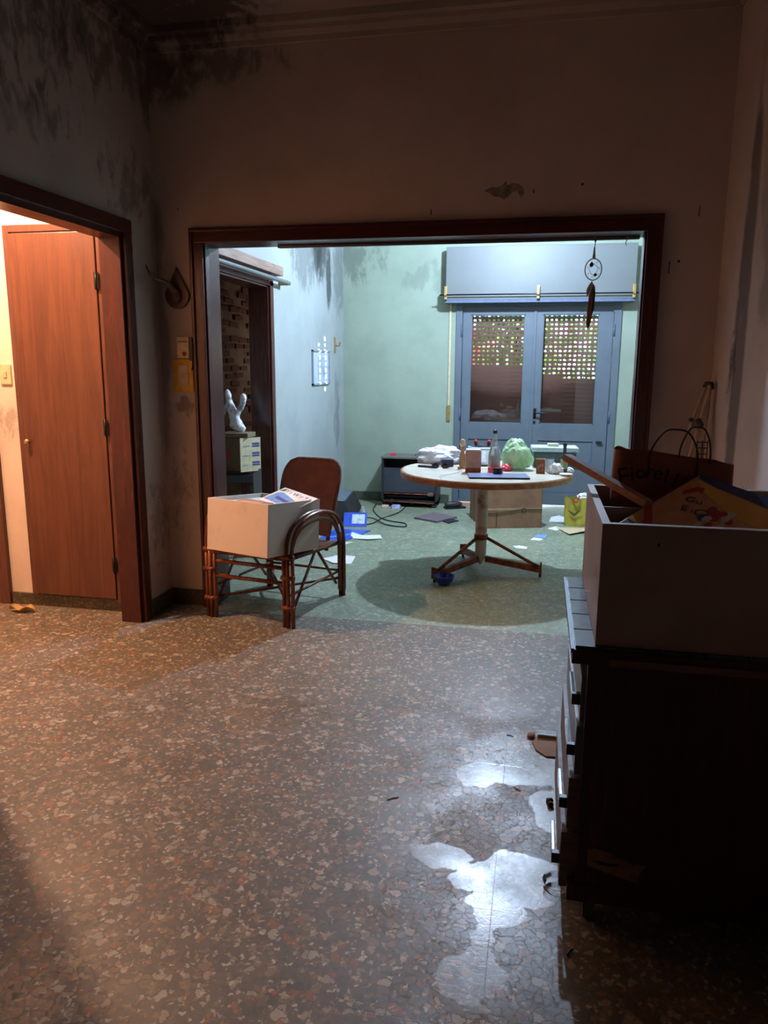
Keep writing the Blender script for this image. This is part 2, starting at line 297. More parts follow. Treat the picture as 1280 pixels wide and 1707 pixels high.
# ------------------------------------------------------------------ mesh helpers
class MB:
    def __init__(s): s.v = []; s.f = []; s.sm = []
    def raw(s, vs, fs, smooth=False):
        o = len(s.v); s.v += [tuple(p) for p in vs]; s.f += [tuple(i+o for i in q) for q in fs]; s.sm += [smooth]*len(fs); return s
    def box(s, x0, x1, y0, y1, z0, z1, bev=0., mat=None):
        if x0 > x1: x0, x1 = x1, x0
        if y0 > y1: y0, y1 = y1, y0
        if z0 > z1: z0, z1 = z1, z0
        if bev <= 0:
            vs = [(x, y, z) for x in (x0, x1) for y in (y0, y1) for z in (z0, z1)]
            fs = [(0, 1, 3, 2), (4, 6, 7, 5), (0, 4, 5, 1), (2, 3, 7, 6), (0, 2, 6, 4), (1, 5, 7, 3)]
        else:
            bm = bmesh.new(); bmesh.ops.create_cube(bm, size=1)
            for v in bm.verts: v.co = Vector(((x0+x1)/2+v.co.x*(x1-x0), (y0+y1)/2+v.co.y*(y1-y0), (z0+z1)/2+v.co.z*(z1-z0)))
            bmesh.ops.bevel(bm, geom=bm.edges[:], offset=bev, segments=2, profile=.6, affect='EDGES')
            bm.verts.index_update(); vs = [v.co.copy() for v in bm.verts]; fs = [[v.index for v in f.verts] for f in bm.faces]; bm.free()
        if mat is not None: vs = [mat @ Vector(v) for v in vs]
        return s.raw(vs, fs)
    def tube(s, pts, r, n=8, cap=True, smooth=True, closed=False):
        pts = [Vector(p) for p in pts]; rs = r if isinstance(r, (list, tuple)) else [r]*len(pts)
        o = len(s.v); k = len(pts); up = None
        for i, p in enumerate(pts):
            a = pts[(i-1) % k] if (closed or i > 0) else p; b = pts[(i+1) % k] if (closed or i < k-1) else p
            t = (b-a).normalized()
            if up is None: up = t.orthogonal().normalized()
            else:
                up = (up-t*up.dot(t))
                up = up.normalized() if up.length > 1e-6 else t.orthogonal().normalized()
            w = t.cross(up)
            for j in range(n):
                an = 2*PI*j/n; s.v.append(tuple(p+(up*math.cos(an)+w*math.sin(an))*rs[i]))
        rng_ = k if closed else k-1
        for i in range(rng_):
            for j in range(n):
                a = o+i*n+j; b = o+i*n+(j+1) % n; c = o+((i+1) % k)*n+(j+1) % n; d = o+((i+1) % k)*n+j
                s.f.append((a, b, c, d)); s.sm.append(smooth)
        if cap and not closed:
            s.f.append(tuple(o+j for j in range(n))[::-1]); s.sm.append(False)
            s.f.append(tuple(o+(k-1)*n+j for j in range(n))); s.sm.append(False)
        return s
    def lathe(s, prof, c=(0, 0, 0), n=24, smooth=True, caps=True):
        o = len(s.v); k = len(prof)
        for r, z in prof:
            for j in range(n):
                an = 2*PI*j/n; s.v.append((c[0]+r*math.cos(an), c[1]+r*math.sin(an), c[2]+z))
        for i in range(k-1):
            for j in range(n):
                s.f.append((o+i*n+j, o+i*n+(j+1) % n, o+(i+1)*n+(j+1) % n, o+(i+1)*n+j)); s.sm.append(smooth)
        if caps:
            s.f.append(tuple(o+j for j in range(n))[::-1]); s.sm.append(False)
            s.f.append(tuple(o+(k-1)*n+j for j in range(n))); s.sm.append(False)
        return s
    def prism(s, poly, lo, hi, T):
        """poly (u,v) extruded along w from lo to hi; T maps (u,v,w)->xyz"""
        n = len(poly); vs = [T(u, v, lo) for u, v in poly]+[T(u, v, hi) for u, v in poly]
        fs = [tuple(range(n))[::-1], tuple(range(n, 2*n))]+[(i, (i+1) % n, n+(i+1) % n, n+i) for i in range(n)]
        return s.raw(vs, fs)
    def blob(s, c, r, seed=0, amp=.3, freq=3., sub=3, flat=True, smooth=True):
        bm = bmesh.new(); bmesh.ops.create_icosphere(bm, subdivisions=sub, radius=1)
        bm.verts.index_update(); vs = []
        for v in bm.verts:
            d = v.co.normalized(); k = 1+amp*mnoise.noise(d*freq+Vector((seed*7.1, seed*3.3, 0)))+amp*.5*abs(mnoise.noise(d*freq*2.7+Vector((seed, 0, 5))))
            p = Vector((d.x*r[0]*k, d.y*r[1]*k, d.z*r[2]*k))
            if flat and p.z < -r[2]*.55: p.z = -r[2]*.55
            vs.append(Vector(c)+p)
        fs = [[v.index for v in f.verts] for f in bm.faces]; bm.free(); return s.raw(vs, fs, smooth)
    def build(s, name, mat, parent=None, loc=None, rot=None):
        me = bpy.data.meshes.new(name); me.from_pydata([tuple(v) for v in s.v], [], s.f); me.materials.append(mat)
        me.polygons.foreach_set('use_smooth', s.sm); me.update()
        bm = bmesh.new(); bm.from_mesh(me); bmesh.ops.recalc_face_normals(bm, faces=bm.faces[:])
        for e in bm.edges:
            if len(e.link_faces) == 2 and e.calc_face_angle(0) > .75: e.smooth = False
        bm.to_mesh(me); bm.free()
        o = bpy.data.objects.new(name, me); C.objects.link(o)
        if parent: o.parent = parent
        if loc is not None: o.location = loc
        if rot is not None: o.rotation_euler = rot
        return o
def bx(name, mat, x0, x1, y0, y1, z0, z1, parent=None, bev=0.):
    return MB().box(x0, x1, y0, y1, z0, z1, bev).build(name, mat, parent)
def tag(o, label=None, cat=None, group=None, kind=None):
    if label: o['label'] = label
    if cat: o['category'] = cat
    if group: o['group'] = group
    if kind: o['kind'] = kind
    return o
def thing(name, label, cat, loc=(0, 0, 0), rot=(0, 0, 0), group=None):
    o = bpy.data.objects.new(name, None); C.objects.link(o); o.empty_display_size = .1
    o.location = loc; o.rotation_euler = rot; return tag(o, label, cat, group)
def struct(o, label=None): o['kind'] = 'structure'; (o.__setitem__('label', label) if label else None); return o
def sempty(name, label=None):
    o = bpy.data.objects.new(name, None); C.objects.link(o); o.empty_display_size = .1; return struct(o, label)
def frame_T(o, u, v):
    o = Vector(o); u = Vector(u).normalized(); v = Vector(v); v = (v-u*u.dot(v)).normalized(); w = u.cross(v)
    return lambda a, b, c: o+u*a+v*b+w*c
def smoothpath(pts, n=6):
    pts = [Vector(p) for p in pts]; out = []
    for i in range(len(pts)-1):
        p0 = pts[max(i-1, 0)]; p1 = pts[i]; p2 = pts[i+1]; p3 = pts[min(i+2, len(pts)-1)]
        for j in range(n):
            t = j/n; out.append(.5*((2*p1)+(-p0+p2)*t+(2*p0-5*p1+4*p2-p3)*t*t+(-p0+3*p1-3*p2+p3)*t**3))
    out.append(pts[-1]); return out
def text_mesh(name, s, size, mat, parent, M, ext=.0004):
    cu = bpy.data.curves.new(name, 'FONT'); cu.body = s; cu.size = size; cu.extrude = ext; cu.resolution_u = 3
    cu.align_x = 'CENTER'; cu.align_y = 'CENTER'
    t = bpy.data.objects.new(name, cu); C.objects.link(t)
    dg = bpy.context.evaluated_depsgraph_get(); me = bpy.data.meshes.new_from_object(t.evaluated_get(dg))
    bpy.data.objects.remove(t); me.materials.clear(); me.materials.append(mat); me.transform(M); me.name = name
    o = bpy.data.objects.new(name, me); C.objects.link(o); o.parent = parent; return o
def basis(o, x, y):
    x = Vector(x).normalized(); y = Vector(y); y = (y-x*x.dot(y)).normalized(); z = x.cross(y)
    mm = Matrix((x, y, z)).transposed().to_4x4(); mm.translation = Vector(o); return mm

# ------------------------------------------------------------------ SETTING
XL, XR, YB, ZC = -2.24, .87, 4.27, 3.30      # near room
TH = .22                                     # thickness of the wall between the rooms
FXL, FXR, YF = -2.13, 1.43, 8.2              # far room
OX0, OX1, OZ = -1.945, .505, 2.185           # wide opening
# floors
struct(MB().box(-5.2, XR+.2, -1.5, 4.2, -.12, 0).build('floor', M_floor), 'brown terrazzo floor of the near room')
struct(MB().box(-5.2, FXR+.2, 4.2, 10, -.12, 0).build('floor', M_floor_far), 'greenish terrazzo floor of the far room')
# ceiling
struct(bx('ceiling', M_ceiling, -5.2, FXR+.2, -1.5, 10, ZC, ZC+.15), 'mouldy plaster ceiling')
# cornice
def cornice(name, x0, x1, y0, y1, ax, sgn):
    mb = MB(); prof = [(0, 0), (0, -.11), (.018, -.11), (.022, -.085), (.045, -.06), (.05, -.04), (.085, -.035), (.09, 0)]
    if ax == 'x':
        mb.prism([(sgn*a, b) for a, b in prof], x0, x1, lambda u, v, w: (w, y0+u, ZC+v))
    else:
        mb.prism([(sgn*a, b) for a, b in prof], y0, y1, lambda u, v, w: (x0+u, w, ZC+v))
    return struct(mb.build(name, M_ceiling))
cornice('trim_1', XL, XR, YB, YB, 'x', -1); cornice('trim_2', XL, XL, -1.3, YB, 'y', 1); cornice('trim_3', XR, XR, -1.3, YB, 'y', -1)
# left wall with doorway to the corridor
DY0, DY1, DZ, TL = 2.42, 3.90, 2.19, .12
mb = MB(); mb.box(XL-TL, XL, -1.3, DY0, 0, ZC); mb.box(XL-TL, XL, DY1, YB+TH, 0, ZC); mb.box(XL-TL, XL, DY0, DY1, DZ, ZC)
struct(mb.build('wall_left', M_wall_left), 'left wall of the near room with mould under the ceiling')
# back wall with wide opening
mb = MB(); mb.box(XL, OX0-.01, YB, YB+TH, 0, ZC); mb.box(OX1+.01, FXR, YB, YB+TH, 0, ZC); mb.box(OX0-.01, OX1+.01, YB, YB+TH, OZ+.01, ZC)
wb = struct(mb.build('wall_back', M_wall_back), 'back wall above and around the wide opening')
mb = MB()
pp = [(-.337, 2.405), (-.30, 2.425), (-.27, 2.42), (-.245, 2.43), (-.225, 2.455), (-.22, 2.43), (-.19, 2.44), (-.16, 2.435), (-.135, 2.415), (-.13, 2.385), (-.145, 2.365), (-.165, 2.40), (-.19, 2.395), (-.215, 2.37), (-.235, 2.36), (-.26, 2.375), (-.285, 2.375), (-.31, 2.395)]
mb.prism(pp, -.001, .001, lambda u, v, w: (u, YB-.0008+w, v)); mb.build('peeled_patch', M_plaster, wb)
mb = MB()
for (x, z, w, h) in ((-.08, 2.395, .006, .02), (.165, 2.42, .012, .012), (-.62, 2.31, .005, .03), (.745, 2.27, .004, .05), (.62, 2.0, .005, .06), (.665, 2.03, .012, .012), (-2.09, 2.37, .008, .006)):
    mb.box(x-w/2, x+w/2, YB-.002, YB+.001, z-h/2, z+h/2)
mb.build('wall_chip', plain('chip_dark', srgb(60, 48, 42), .9), wb)
# right wall, front wall
wr = struct(bx('wall_right', M_wall_right, XR, XR+.15, -1.3, YB, 0, ZC), 'right wall of the near room')
mb = MB(); pp = [(3.30, .82), (3.46, .84), (3.56, .90), (3.53, .95), (3.49, .93), (3.47, .975), (3.45, 1.0), (3.44, .965), (3.42, .98), (3.40, 1.005), (3.385, .96), (3.36, .97), (3.30, .98)]
mb.prism(pp, -.001, .001, lambda u, v, w: (XR-.0008+w, u, v)); mb.build('peeled_patch', M_peel, wr)
struct(bx('wall_front', M_wall_right, XL-TL, XR+.15, -1.45, -1.3, 0, ZC))
# far room walls
FD0, FD1, FDZ = 4.62, 5.86, 2.11
mb = MB(); mb.box(FXL-.15, FXL, YB+TH, FD0, 0, ZC); mb.box(FXL-.15, FXL, FD1, YF+.15, 0, ZC); mb.box(FXL-.15, FXL, FD0, FD1, FDZ, ZC)
struct(mb.build('wall_far_left', M_wall_far_left), 'pale left wall of the far room with a mould stain')
DX0, DX1, DZT = -.90, .77, 2.16
mb = MB(); mb.box(FXL-.15, DX0, YF, YF+.15, 0, ZC); mb.box(DX1, FXR+.15, YF, YF+.15, 0, ZC); mb.box(DX0, DX1, YF, YF+.15, 2.60, ZC)
struct(mb.build('wall_far', M_wall_far), 'pale green far wall around the glazed double door')
# far right wall with an opening for an added, unseen window that casts sun dots
WY0, WY1, WZ0, WZ1 = 7.0, 7.9, 1.1, 2.3
mb = MB(); mb.box(FXR, FXR+.15, YB+TH, WY0, 0, ZC); mb.box(FXR, FXR+.15, WY1, YF+.15, 0, ZC); mb.box(FXR, FXR+.15, WY0, WY1, 0, WZ0); mb.box(FXR, FXR+.15, WY0, WY1, WZ1, ZC)
struct(mb.build('wall_far_right', M_wall_far))
# brick room behind the far left doorway
bw = struct(bx('wall_brick_room', M_mortar, -3.65, -3.5, 4.49, 10, 0, ZC), 'unplastered brick wall seen through the far left doorway')
mb = MB(); mb.box(-3.5, FXL-.15, 9.85, 10, 0, ZC); mb.box(-3.5, XL-TL, YB+TH-.1, YB+TH, 0, ZC); mb.box(FXL-.15, FXL, YF+.15, 10, 0, ZC); struct(mb.build('wall_brick_room_end', M_mortar))
proto = None; rows = 26; nb = 0
for r_ in range(rows):
    z = .62+r_*.083
    y = 6.3+(.13 if r_ % 2 else 0)
    while y < 9.2:
        if random.random() < .62 and nb < 280:
            L = random.choice((.24, .24, .2))
            if proto is None:
                proto = MB().box(0, .03, -.12, .12, -.03, .03, .004).build('brick', M_brick, bw).data
                o = bpy.data.objects[-1] if False else [q for q in C.objects if q.data == proto][0]
            else:
                o = bpy.data.objects.new('brick', proto); C.objects.link(o); o.parent = bw
            o.location = (-3.505-random.random()*.012, y, z+random.uniform(-.008, .008)); o.rotation_euler = (random.uniform(-.04, .04), 0, 0); o.scale = (1, L/.24, random.uniform(.7, 1.1)); nb += 1
        y += .265
# corridor walls
mb = MB(); mb.box(-3.30, XL-TL, 4.05, 4.17, 0, ZC); mb.box(-5.2, -4.2, 4.05, 4.17, 0, ZC); mb.box(-4.2, -3.30, 4.05, 4.17, 2.15, ZC)
struct(mb.build('wall_corridor', M_white_wall), 'white corridor wall around the tall closet door')
struct(bx('wall_corridor_end', M_white_wall, -5.2, -5.05, 1.1, 4.05, 0, ZC)); struct(bx('wall_corridor_near', M_white_wall, -5.05, XL-TL, 1.1, 1.22, 0, ZC))
struct(bx('wall_side_room', M_white_wall, -5.2, -3.65, 5.2, 5.3, 0, ZC))
# skirtings
struct(MB().box(XL, XL+.012, DY1+.07, YB, 0, .10).build('baseboard_left', M_skirt)); struct(MB().box(XL, OX0-.07, YB-.012, YB, 0, .10).build('baseboard_back', M_skirt))
struct(MB().box(OX1+.08, XR, YB-.012, YB, 0, .10).build('baseboard_back', M_skirt)); struct(MB().box(XR-.012, XR, -1.3, YB-.02, 0, .10).build('baseboard_right', M_skirt))
struct(MB().box(FXL, DX0-.04, YF-.015, YF, 0, .10).build('baseboard_far', M_skirt_far)); struct(MB().box(DX1+.03, FXR, YF-.015, YF, 0, .10).build('baseboard_far', M_skirt_far))
struct(MB().box(FXL, FXL+.015, FD1+.10, YF-.02, 0, .10).build('baseboard_far_left', M_skirt_far))
struct(MB().box(-3.22, XL-TL, 4.035, 4.05, 0, .075).build('baseboard_corridor', M_skirt))
# wide opening frame: casing + reveal
op = sempty('trim_4', 'dark mahogany frame of the wide opening')
cw = .068
bx('casing_side', M_mahog, OX0-cw, OX0+.005, YB-.022, YB, 0, OZ+cw, op, .004); bx('casing_side', M_mahog, OX1-.005, OX1+cw, YB-.022, YB, 0, OZ+cw, op, .004)
bx('casing_head', M_mahog_x, OX0-cw+.001, OX1+cw-.001, YB-.024, YB, OZ-.005, OZ+cw+.002, op, .004)
bx('casing_bead', M_mahog, OX0-cw-.004, OX0-cw+.016, YB-.034, YB, 0, OZ+cw+.006, op, .004); bx('casing_bead', M_mahog, OX1+cw-.016, OX1+cw+.004, YB-.034, YB, 0, OZ+cw+.006, op, .004)
bx('casing_bead', M_mahog_x, OX0-cw-.004, OX1+cw+.004, YB-.035, YB, OZ+cw-.012, OZ+cw+.008, op, .004)
bx('reveal', M_jamb_far, OX0-.012, OX0, YB, YB+TH+.004, 0, OZ, op); bx('reveal', M_jamb_far, OX1, OX1+.012, YB, YB+TH+.004, 0, OZ, op); bx('reveal_head', M_mahog_x, OX0, OX1, YB, YB+TH+.004, OZ, OZ+.012, op)
bx('door_stop', M_mahog, OX0, OX0+.014, YB+.0, YB+.05, 0, OZ, op); bx('door_stop', M_mahog, OX1-.014, OX1, YB, YB+.05, 0, OZ, op)
tr = MB(); tr.box(-1.55, OX1-.02, YB+.165, YB+.170, OZ-.016, OZ); tr.box(-1.55, OX1-.02, YB+.205, YB+.21, OZ-.012, OZ); tr.box(-1.55, OX1-.02, YB+.165, YB+.21, OZ-.003, OZ)
tr.build('sliding_track', plain('dull_aluminium', srgb(140, 140, 146), .4, .8), op)
# left doorway frame
ld = sempty('trim_5', 'dark mahogany frame of the corridor doorway')
bx('casing_side', M_mahog, XL, XL+.022, DY1-.004, DY1+cw, 0, DZ+cw, ld, .004); bx('casing_side', M_mahog, XL, XL+.022, DY0-cw, DY0+.004, 0, DZ+cw, ld, .004); bx('casing_head', M_mahog_y, XL, XL+.024, DY0-cw+.001, DY1+cw-.001, DZ-.004, DZ+cw+.002, ld, .004)
bx('reveal', M_mahog, XL-TL-.004, XL, DY1-.03, DY1, 0, DZ, ld, .002); bx('reveal', M_mahog, XL-TL-.004, XL, DY0, DY0+.03, 0, DZ, ld, .002); bx('reveal_head', M_mahog_y, XL-TL-.004, XL, DY0+.03, DY1-.03, DZ-.03, DZ, ld)
# far left doorway frame
fl_ = sempty('trim_6', 'dark wooden frame of the far left doorway')
bx('casing_side', M_mahog, FXL, FXL+.018, FD1-.005, FD1+.065, 0, FDZ+.02, fl_); bx('reveal', M_jamb_far, FXL-.16, FXL, FD1-.025, FD1, 0, FDZ, fl_); bx('reveal', M_jamb_far, FXL-.16, FXL, FD0, FD0+.025, 0, FDZ, fl_)
bx('casing_head', M_mahog_y, FXL, FXL+.018, FD0-.06, FD1+.06, FDZ-.005, FDZ+.06, fl_); bx('reveal_head', M_mahog_y, FXL-.16, FXL, FD0+.025, FD1-.025, FDZ-.02, FDZ, fl_)
# door frame at the far left of the corridor
cd = sempty('trim_7', 'brown corridor door frame at the left picture edge')
bx('casing_side', M_closet_fr, -3.30, -3.225, 4.02, 4.05, 0, 2.2, cd, .003); bx('casing_head', M_closet_fr, -4.28, -3.225, 4.018, 4.05, 2.13, 2.21, cd, .003)
bx('reveal', M_closet_fr, -3.33, -3.30, 4.05, 4.17, 0, 2.14, cd)
d2_ = struct(bx('door_2', M_closet, -4.19, -3.34, 4.08, 4.115, .01, 2.12), 'brown corridor door at the left picture edge'); MB().tube([(-3.42, 4.03, 1.0), (-3.42, 4.08, 1.0)], .012).tube([(-3.42, 4.03, 1.0), (-3.54, 4.03, 1.0)], .009).build('door_handle', M_brass, d2_)

# closet in the corridor wall
cl = thing('closet', 'tall narrow orange-brown veneer closet door in the corridor wall', 'closet', (-2.76, 4.05, 0))
def L(o, *a): return [c-(o[i//2] if i < 6 else 0) for i, c in enumerate(a)]
oc = (-2.76, 4.05, 0)
def lbx(name, mat, oo, x0, x1, y0, y1, z0, z1, parent, bev=0.): return bx(name, mat, x0-oo[0], x1-oo[0], y0-oo[1], y1-oo[1], z0-oo[2], z1-oo[2], parent, bev)
lbx('closet_frame', M_closet_fr, oc, -3.06, -3.02, 4.02, 4.049, .075, 2.27, cl, .003)
lbx('closet_frame', M_closet_fr, oc, -2.475, -2.43, 4.02, 4.049, .06, 2.27, cl, .003)
lbx('closet_frame', M_closet_fr, oc, -3.02, -2.475, 4.02, 4.049, 2.23, 2.27, cl, .003)
dr = lbx('door', M_closet, oc, -3.015, -2.48, 4.012, 4.035, .085, 2.222, cl, .003)
MB().lathe([(.006, 0), (.007, .012), (.015, .018), (.016, .026), (.01, .033), (0.001, .034)], n=14).build('knob', M_brass, dr, (-2.99+2.76, -.038, 1.036), (R(90), 0, 0))
for z in (1.955, 1.13, .30):
    MB().tube([(-2.477+2.76, -.043, z-.05), (-2.477+2.76, -.043, z+.05)], .006).box(-2.49+2.76, -2.464+2.76, -.042, -.037, z-.045, z+.045).build('hinge', M_blackmetal, dr)
# light switch
sw = thing('light_switch', 'cream plastic light switch on the white corridor wall', 'switch', (-3.135, 4.05, 1.43))
MB().box(-.038, .038, -.01, 0, -.06, .06, .004).build('plate', M_creamplastic, sw); MB().box(-.01, .01, -.016, -.009, -.018, .018, .002).build('rocker', M_creamplastic, sw)
# corridor lamp
lp = thing('ceiling_lamp', 'bare warm bulb on the corridor ceiling', 'lamp', (-3.19, 3.23, ZC))
MB().lathe([(.045, 0), (.045, -.03), (.02, -.04), (.02, -.17), (.024, -.22)], n=16).build('lamp_holder', M_creamplastic, lp)
def pt(name, loc, W_, col, rad, parent):
    d = bpy.data.lights.new(name, 'POINT'); d.energy = W_; d.color = col; d.shadow_soft_size = rad
    o = bpy.data.objects.new(name, d); C.objects.link(o); o.parent = parent; o.location = loc; return o
def emis(name, c, s):
    t = NT(name); t.b.inputs['Emission Color'].default_value = (*c, 1); t.b.inputs['Emission Strength'].default_value = s; t.col((*c, 1)); return t.m
MB().lathe([(.012, -.22), (.028, -.25), (.033, -.28), (.028, -.305), (.01, -.32), (.001, -.322)], n=16).build('bulb', emis('warm_bulb', WARM, 8), lp)
pt('warm_light', (0, 0, -.40), WARM_W, WARM, .05, lp)
# unseen lamp added to brighten the brick room; far room lamp follows
wl = thing('brick_fill_lamp', 'added dim fill lamp at the far end of the brick room', 'lamp', (-2.75, 9.84, 1.55))
MB().box(-.05, .05, -.02, 0, -.07, .07, .004).tube([(0, -.02, 0), (0, -.09, .02)], .008).build('bracket', M_brass, wl); MB().lathe([(.012, .0), (.03, .03), (.03, .06), (.012, .085), (.001, .09)], (0, -.09, .02), 14).build('bulb', emis('fill_bulb', (1, .72, .5), 2), wl)
pt('brick_fill_light', (0, -.22, .02), 2.6, (1, .86, .76), .05, wl)
lf = thing('ceiling_lamp', 'cold white bulb hanging from the far room ceiling', 'lamp', (-.29, 6.4, ZC))
MB().lathe([(.05, 0), (.05, -.03), (.006, -.045), (.006, -.18), (.022, -.19), (.022, -.25)], n=16).build('lamp_cord', M_creamplastic, lf)
MB().lathe([(.014, -.25), (.03, -.28), (.035, -.31), (.028, -.335), (.001, -.345)], n=16).build('bulb', emis('cold_bulb', COOL, 8), lf)
pt('cold_light', (0, 0, -.40), COOL_W, COOL, .045, lf)

# ------------------------------------------------------------------ double door, shutter, box
door = sempty('door_1', 'blue-grey glazed double door with a roller shutter behind it')
mb = MB(); mb.box(DX0, DX0+.065, YF-.02, YF+.13, 0, DZT+.1); mb.box(DX1-.07, DX1, YF-.02, YF+.13, 0, DZT+.1); mb.box(DX0+.065, DX1-.07, YF-.02, YF+.13, 2.105, DZT+.1); mb.build('door_frame', M_blue_door, door)
def leaf(x0, x1, px0, px1, hx, handle):
    lf_ = bpy.data.objects.new('door_leaf', None); C.objects.link(lf_); lf_.parent = door
    y0, y1 = YF+.005, YF+.045; z0, z1 = .03, 2.10; pz0, pz1 = .895, 2.02; g = .003
    mb = MB(); mb.box(x0+g, px0, y0, y1, z0, z1); mb.box(px1, x1-g, y0, y1, z0, z1); mb.box(px0, px1, y0, y1, pz1, z1); mb.box(px0, px1, y0, y1, .72, pz0); mb.box(px0, px1, y0, y1, z0, .16)
    mb.box(px0, px1, y0, y1, .435, .49)
    mb.build('stile_frame', M_blue_door, lf_)
    mb = MB(); mb.box(px0+.008, px1-.008, y0+.012, y1-.01, .498, .712); mb.build('lower_panel', M_blue_door, lf_)
    mb = MB(); mb.box(px0+.008, px1-.008, y0+.012, y1-.01, .168, .427); mb.build('lower_panel', M_blue_door, lf_)
    mb = MB(); mb.box(px0, px1, y0+.014, y1-.011, .16, .72); mb.build('groove', M_groove, lf_)
    mb = MB()
    for a, b, c, d in ((px0, px0+.01, pz0, pz1), (px1-.01, px1, pz0, pz1), (px0, px1, pz0, pz0+.01), (px0, px1, pz1-.01, pz1)): mb.box(a, b, y0+.008, y0+.02, c, d)
    mb.build('glazing_bead', M_blue_door, lf_)
    bx('pane', M_glass, px0, px1, y0+.021, y0+.025, pz0, pz1, lf_)
    for z in (1.86, .98, .25):
        MB().tube([(hx, YF-.024, z-.06), (hx, YF-.024, z+.06)], .009).build('hinge', M_groove, lf_)
    if handle:
        MB().box(-.065, -.035, y0-.008, y0, .95, 1.06, .003).tube([(-.05, y0-.01, 1.015), (-.05, y0-.05, 1.015), (-.04, y0-.055, 1.015), (.06, y0-.055, 1.01)], .009).build('door_handle', M_blackmetal, lf_)
        MB().tube([(-.05, y0-.012, .915), (-.05, y0, .915)], .013).build('keyhole', M_blackmetal, lf_)
leaf(DX0+.068, -.085, -.745, -.185, DX0+.06, False)
leaf(-.08, DX1-.073, -.003, .558, DX1-.065, True)
bx('astragal', M_blue_door, -.098, -.068, YF-.008, YF+.006, .04, 2.095, door, .003)
# roller shutter: each slat an object; a row of round light holes between slats
sh = thing('roller_shutter', 'brown slatted roller shutter behind the glazed double door', 'shutter', (-.065, 8.32, 0))
def slat_mesh(x0, x1, hole_from, hole_to, z0, z1, pitch=.0495, hr=.0115):
    """slat: solid lower face, and a row of elongated octagonal holes in the web above it"""
    mb = MB(); zh = z0+.030; y = 0
    mb.box(x0, x1, -.004, .004, z0, zh-.013); top0 = zh+.013
    if hole_from is None:
        mb.box(x0, x1, -.004, .004, zh-.013, z1); return mb
    if top0 < z1: mb.box(x0, x1, -.004, .004, top0, z1)
    if hole_from > x0: mb.box(x0, hole_from, -.003, .003, zh-.013, top0)
    if hole_to < x1: mb.box(hole_to, x1, -.003, .003, zh-.013, top0)
    n = int((hole_to-hole_from)/pitch); cw_ = (hole_to-hole_from)/n
    for i in range(n):
        cx = hole_from+(i+.5)*cw_; a0 = cx-cw_/2; a1 = cx+cw_/2; rx = hr*1.35; rz = hr*.92; K = 8
        inner = [(cx+rx*math.cos(PI/8+2*PI*k/K), zh+rz*math.sin(PI/8+2*PI*k/K)) for k in range(K)]
        outer = [(a1, zh+.006), (cx+.008, top0), (cx-.008, top0), (a0, zh+.006), (a0, zh-.006), (cx-.008, zh-.013), (cx+.008, zh-.013), (a1, zh-.006)]
        vs = [(p[0], 0, p[1]) for p in inner]+[(p[0], 0, p[1]) for p in outer]
        fs = [(k, (k+1) % K, K+(k+1) % K, K+k) for k in range(K)]
        vs += [(a1, 0, top0), (a0, 0, top0), (a0, 0, zh-.013), (a1, 0, zh-.013)]
        fs += [(K+0, K+1, 16), (K+2, K+3, 17), (K+4, K+5, 18), (K+6, K+7, 19)]
        mb.raw(vs, fs)
    return mb
SP = .0455
full = slat_mesh(-.80, .80, -.775, .775, 0, SP); closed = MB().box(-.80, .80, -.004, .004, .004, SP).box(-.80, .80, -.001, .004, -.002, .006)
part_r = slat_mesh(-.80, .80, .28, .775, 0, SP)
mid_l = slat_mesh(-.80, .80, -.08, .775, 0, SP)
me_full = me_closed = None
z = .03; k = 0
while z < 2.2:
    if z >= 1.455: src = 'f'
    elif z >= 1.455-SP: src = 'm'
    elif z >= 1.455-2*SP: src = 'n'
    elif z >= 1.455-3*SP: src = 'p'
    else: src = 'c'
    if src == 'f':
        if me_full is None: o = full.build('slat', M_slat, sh); me_full = o.data
        else: o = bpy.data.objects.new('slat', me_full); C.objects.link(o); o.parent = sh
    elif src == 'c':
        if me_closed is None: o = closed.build('slat', M_slat, sh); me_closed = o.data
        else: o = bpy.data.objects.new('slat', me_closed); C.objects.link(o); o.parent = sh
    elif src == 'p': o = part_r.build('slat', M_slat, sh)
    else: o = mid_l.build('slat', M_slat, sh)
    o.location = (0, 0, z); z += SP
MB().box(-.83, -.79, -.02, .02, 0, 2.24).build('guide_rail', M_blue_door, sh); MB().box(.79, .83, -.02, .02, 0, 2.24).build('guide_rail', M_blue_door, sh)
# shutter box
sb = thing('shutter_box', 'long white painted shutter box above the double door', 'shutter box', (-.065, YF-.001, 2.16))
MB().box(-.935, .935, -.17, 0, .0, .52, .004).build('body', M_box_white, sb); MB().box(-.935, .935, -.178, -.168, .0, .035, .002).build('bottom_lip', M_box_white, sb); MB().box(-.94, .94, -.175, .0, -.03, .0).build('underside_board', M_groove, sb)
cr = thing('curtain_rod', 'thin black curtain rod on three brass brackets across the shutter box', 'curtain rod', (-.065, YF-.2, 2.205))
MB().tube([(-.99, -.03, 0), (1.0, -.03, 0)], .007, 8).build('rod', M_blackmetal, cr)
for x in (-.93, .0, .92):
    MB().box(x-.014, x+.014, -.02, .028, -.045, .085, .003).tube([(x-.013, -.03, 0), (x+.013, -.03, 0)], .014).build('bracket', M_brass, cr)
# strap
st = thing('shutter_strap', 'pale shutter strap with a brass winder left of the double door', 'strap', (-.965, YF, .98))
MB().box(-.008, .012, -.014, -.010, 0, 1.17).build('strap', M_creamplastic, st); MB().box(-.018, .02, -.02, 0, -.07, .10, .004).build('winder', M_brass, st)
# unseen window and shutter, added to cast sun dots on the left wall
w1 = sempty('added_window', 'added unseen side window casting the sun dots')
ws = MB(); ys = [7.12, 7.27, 7.42]; ycut = [WY0]
zs = [1.60+.062*i for i in range(9)]
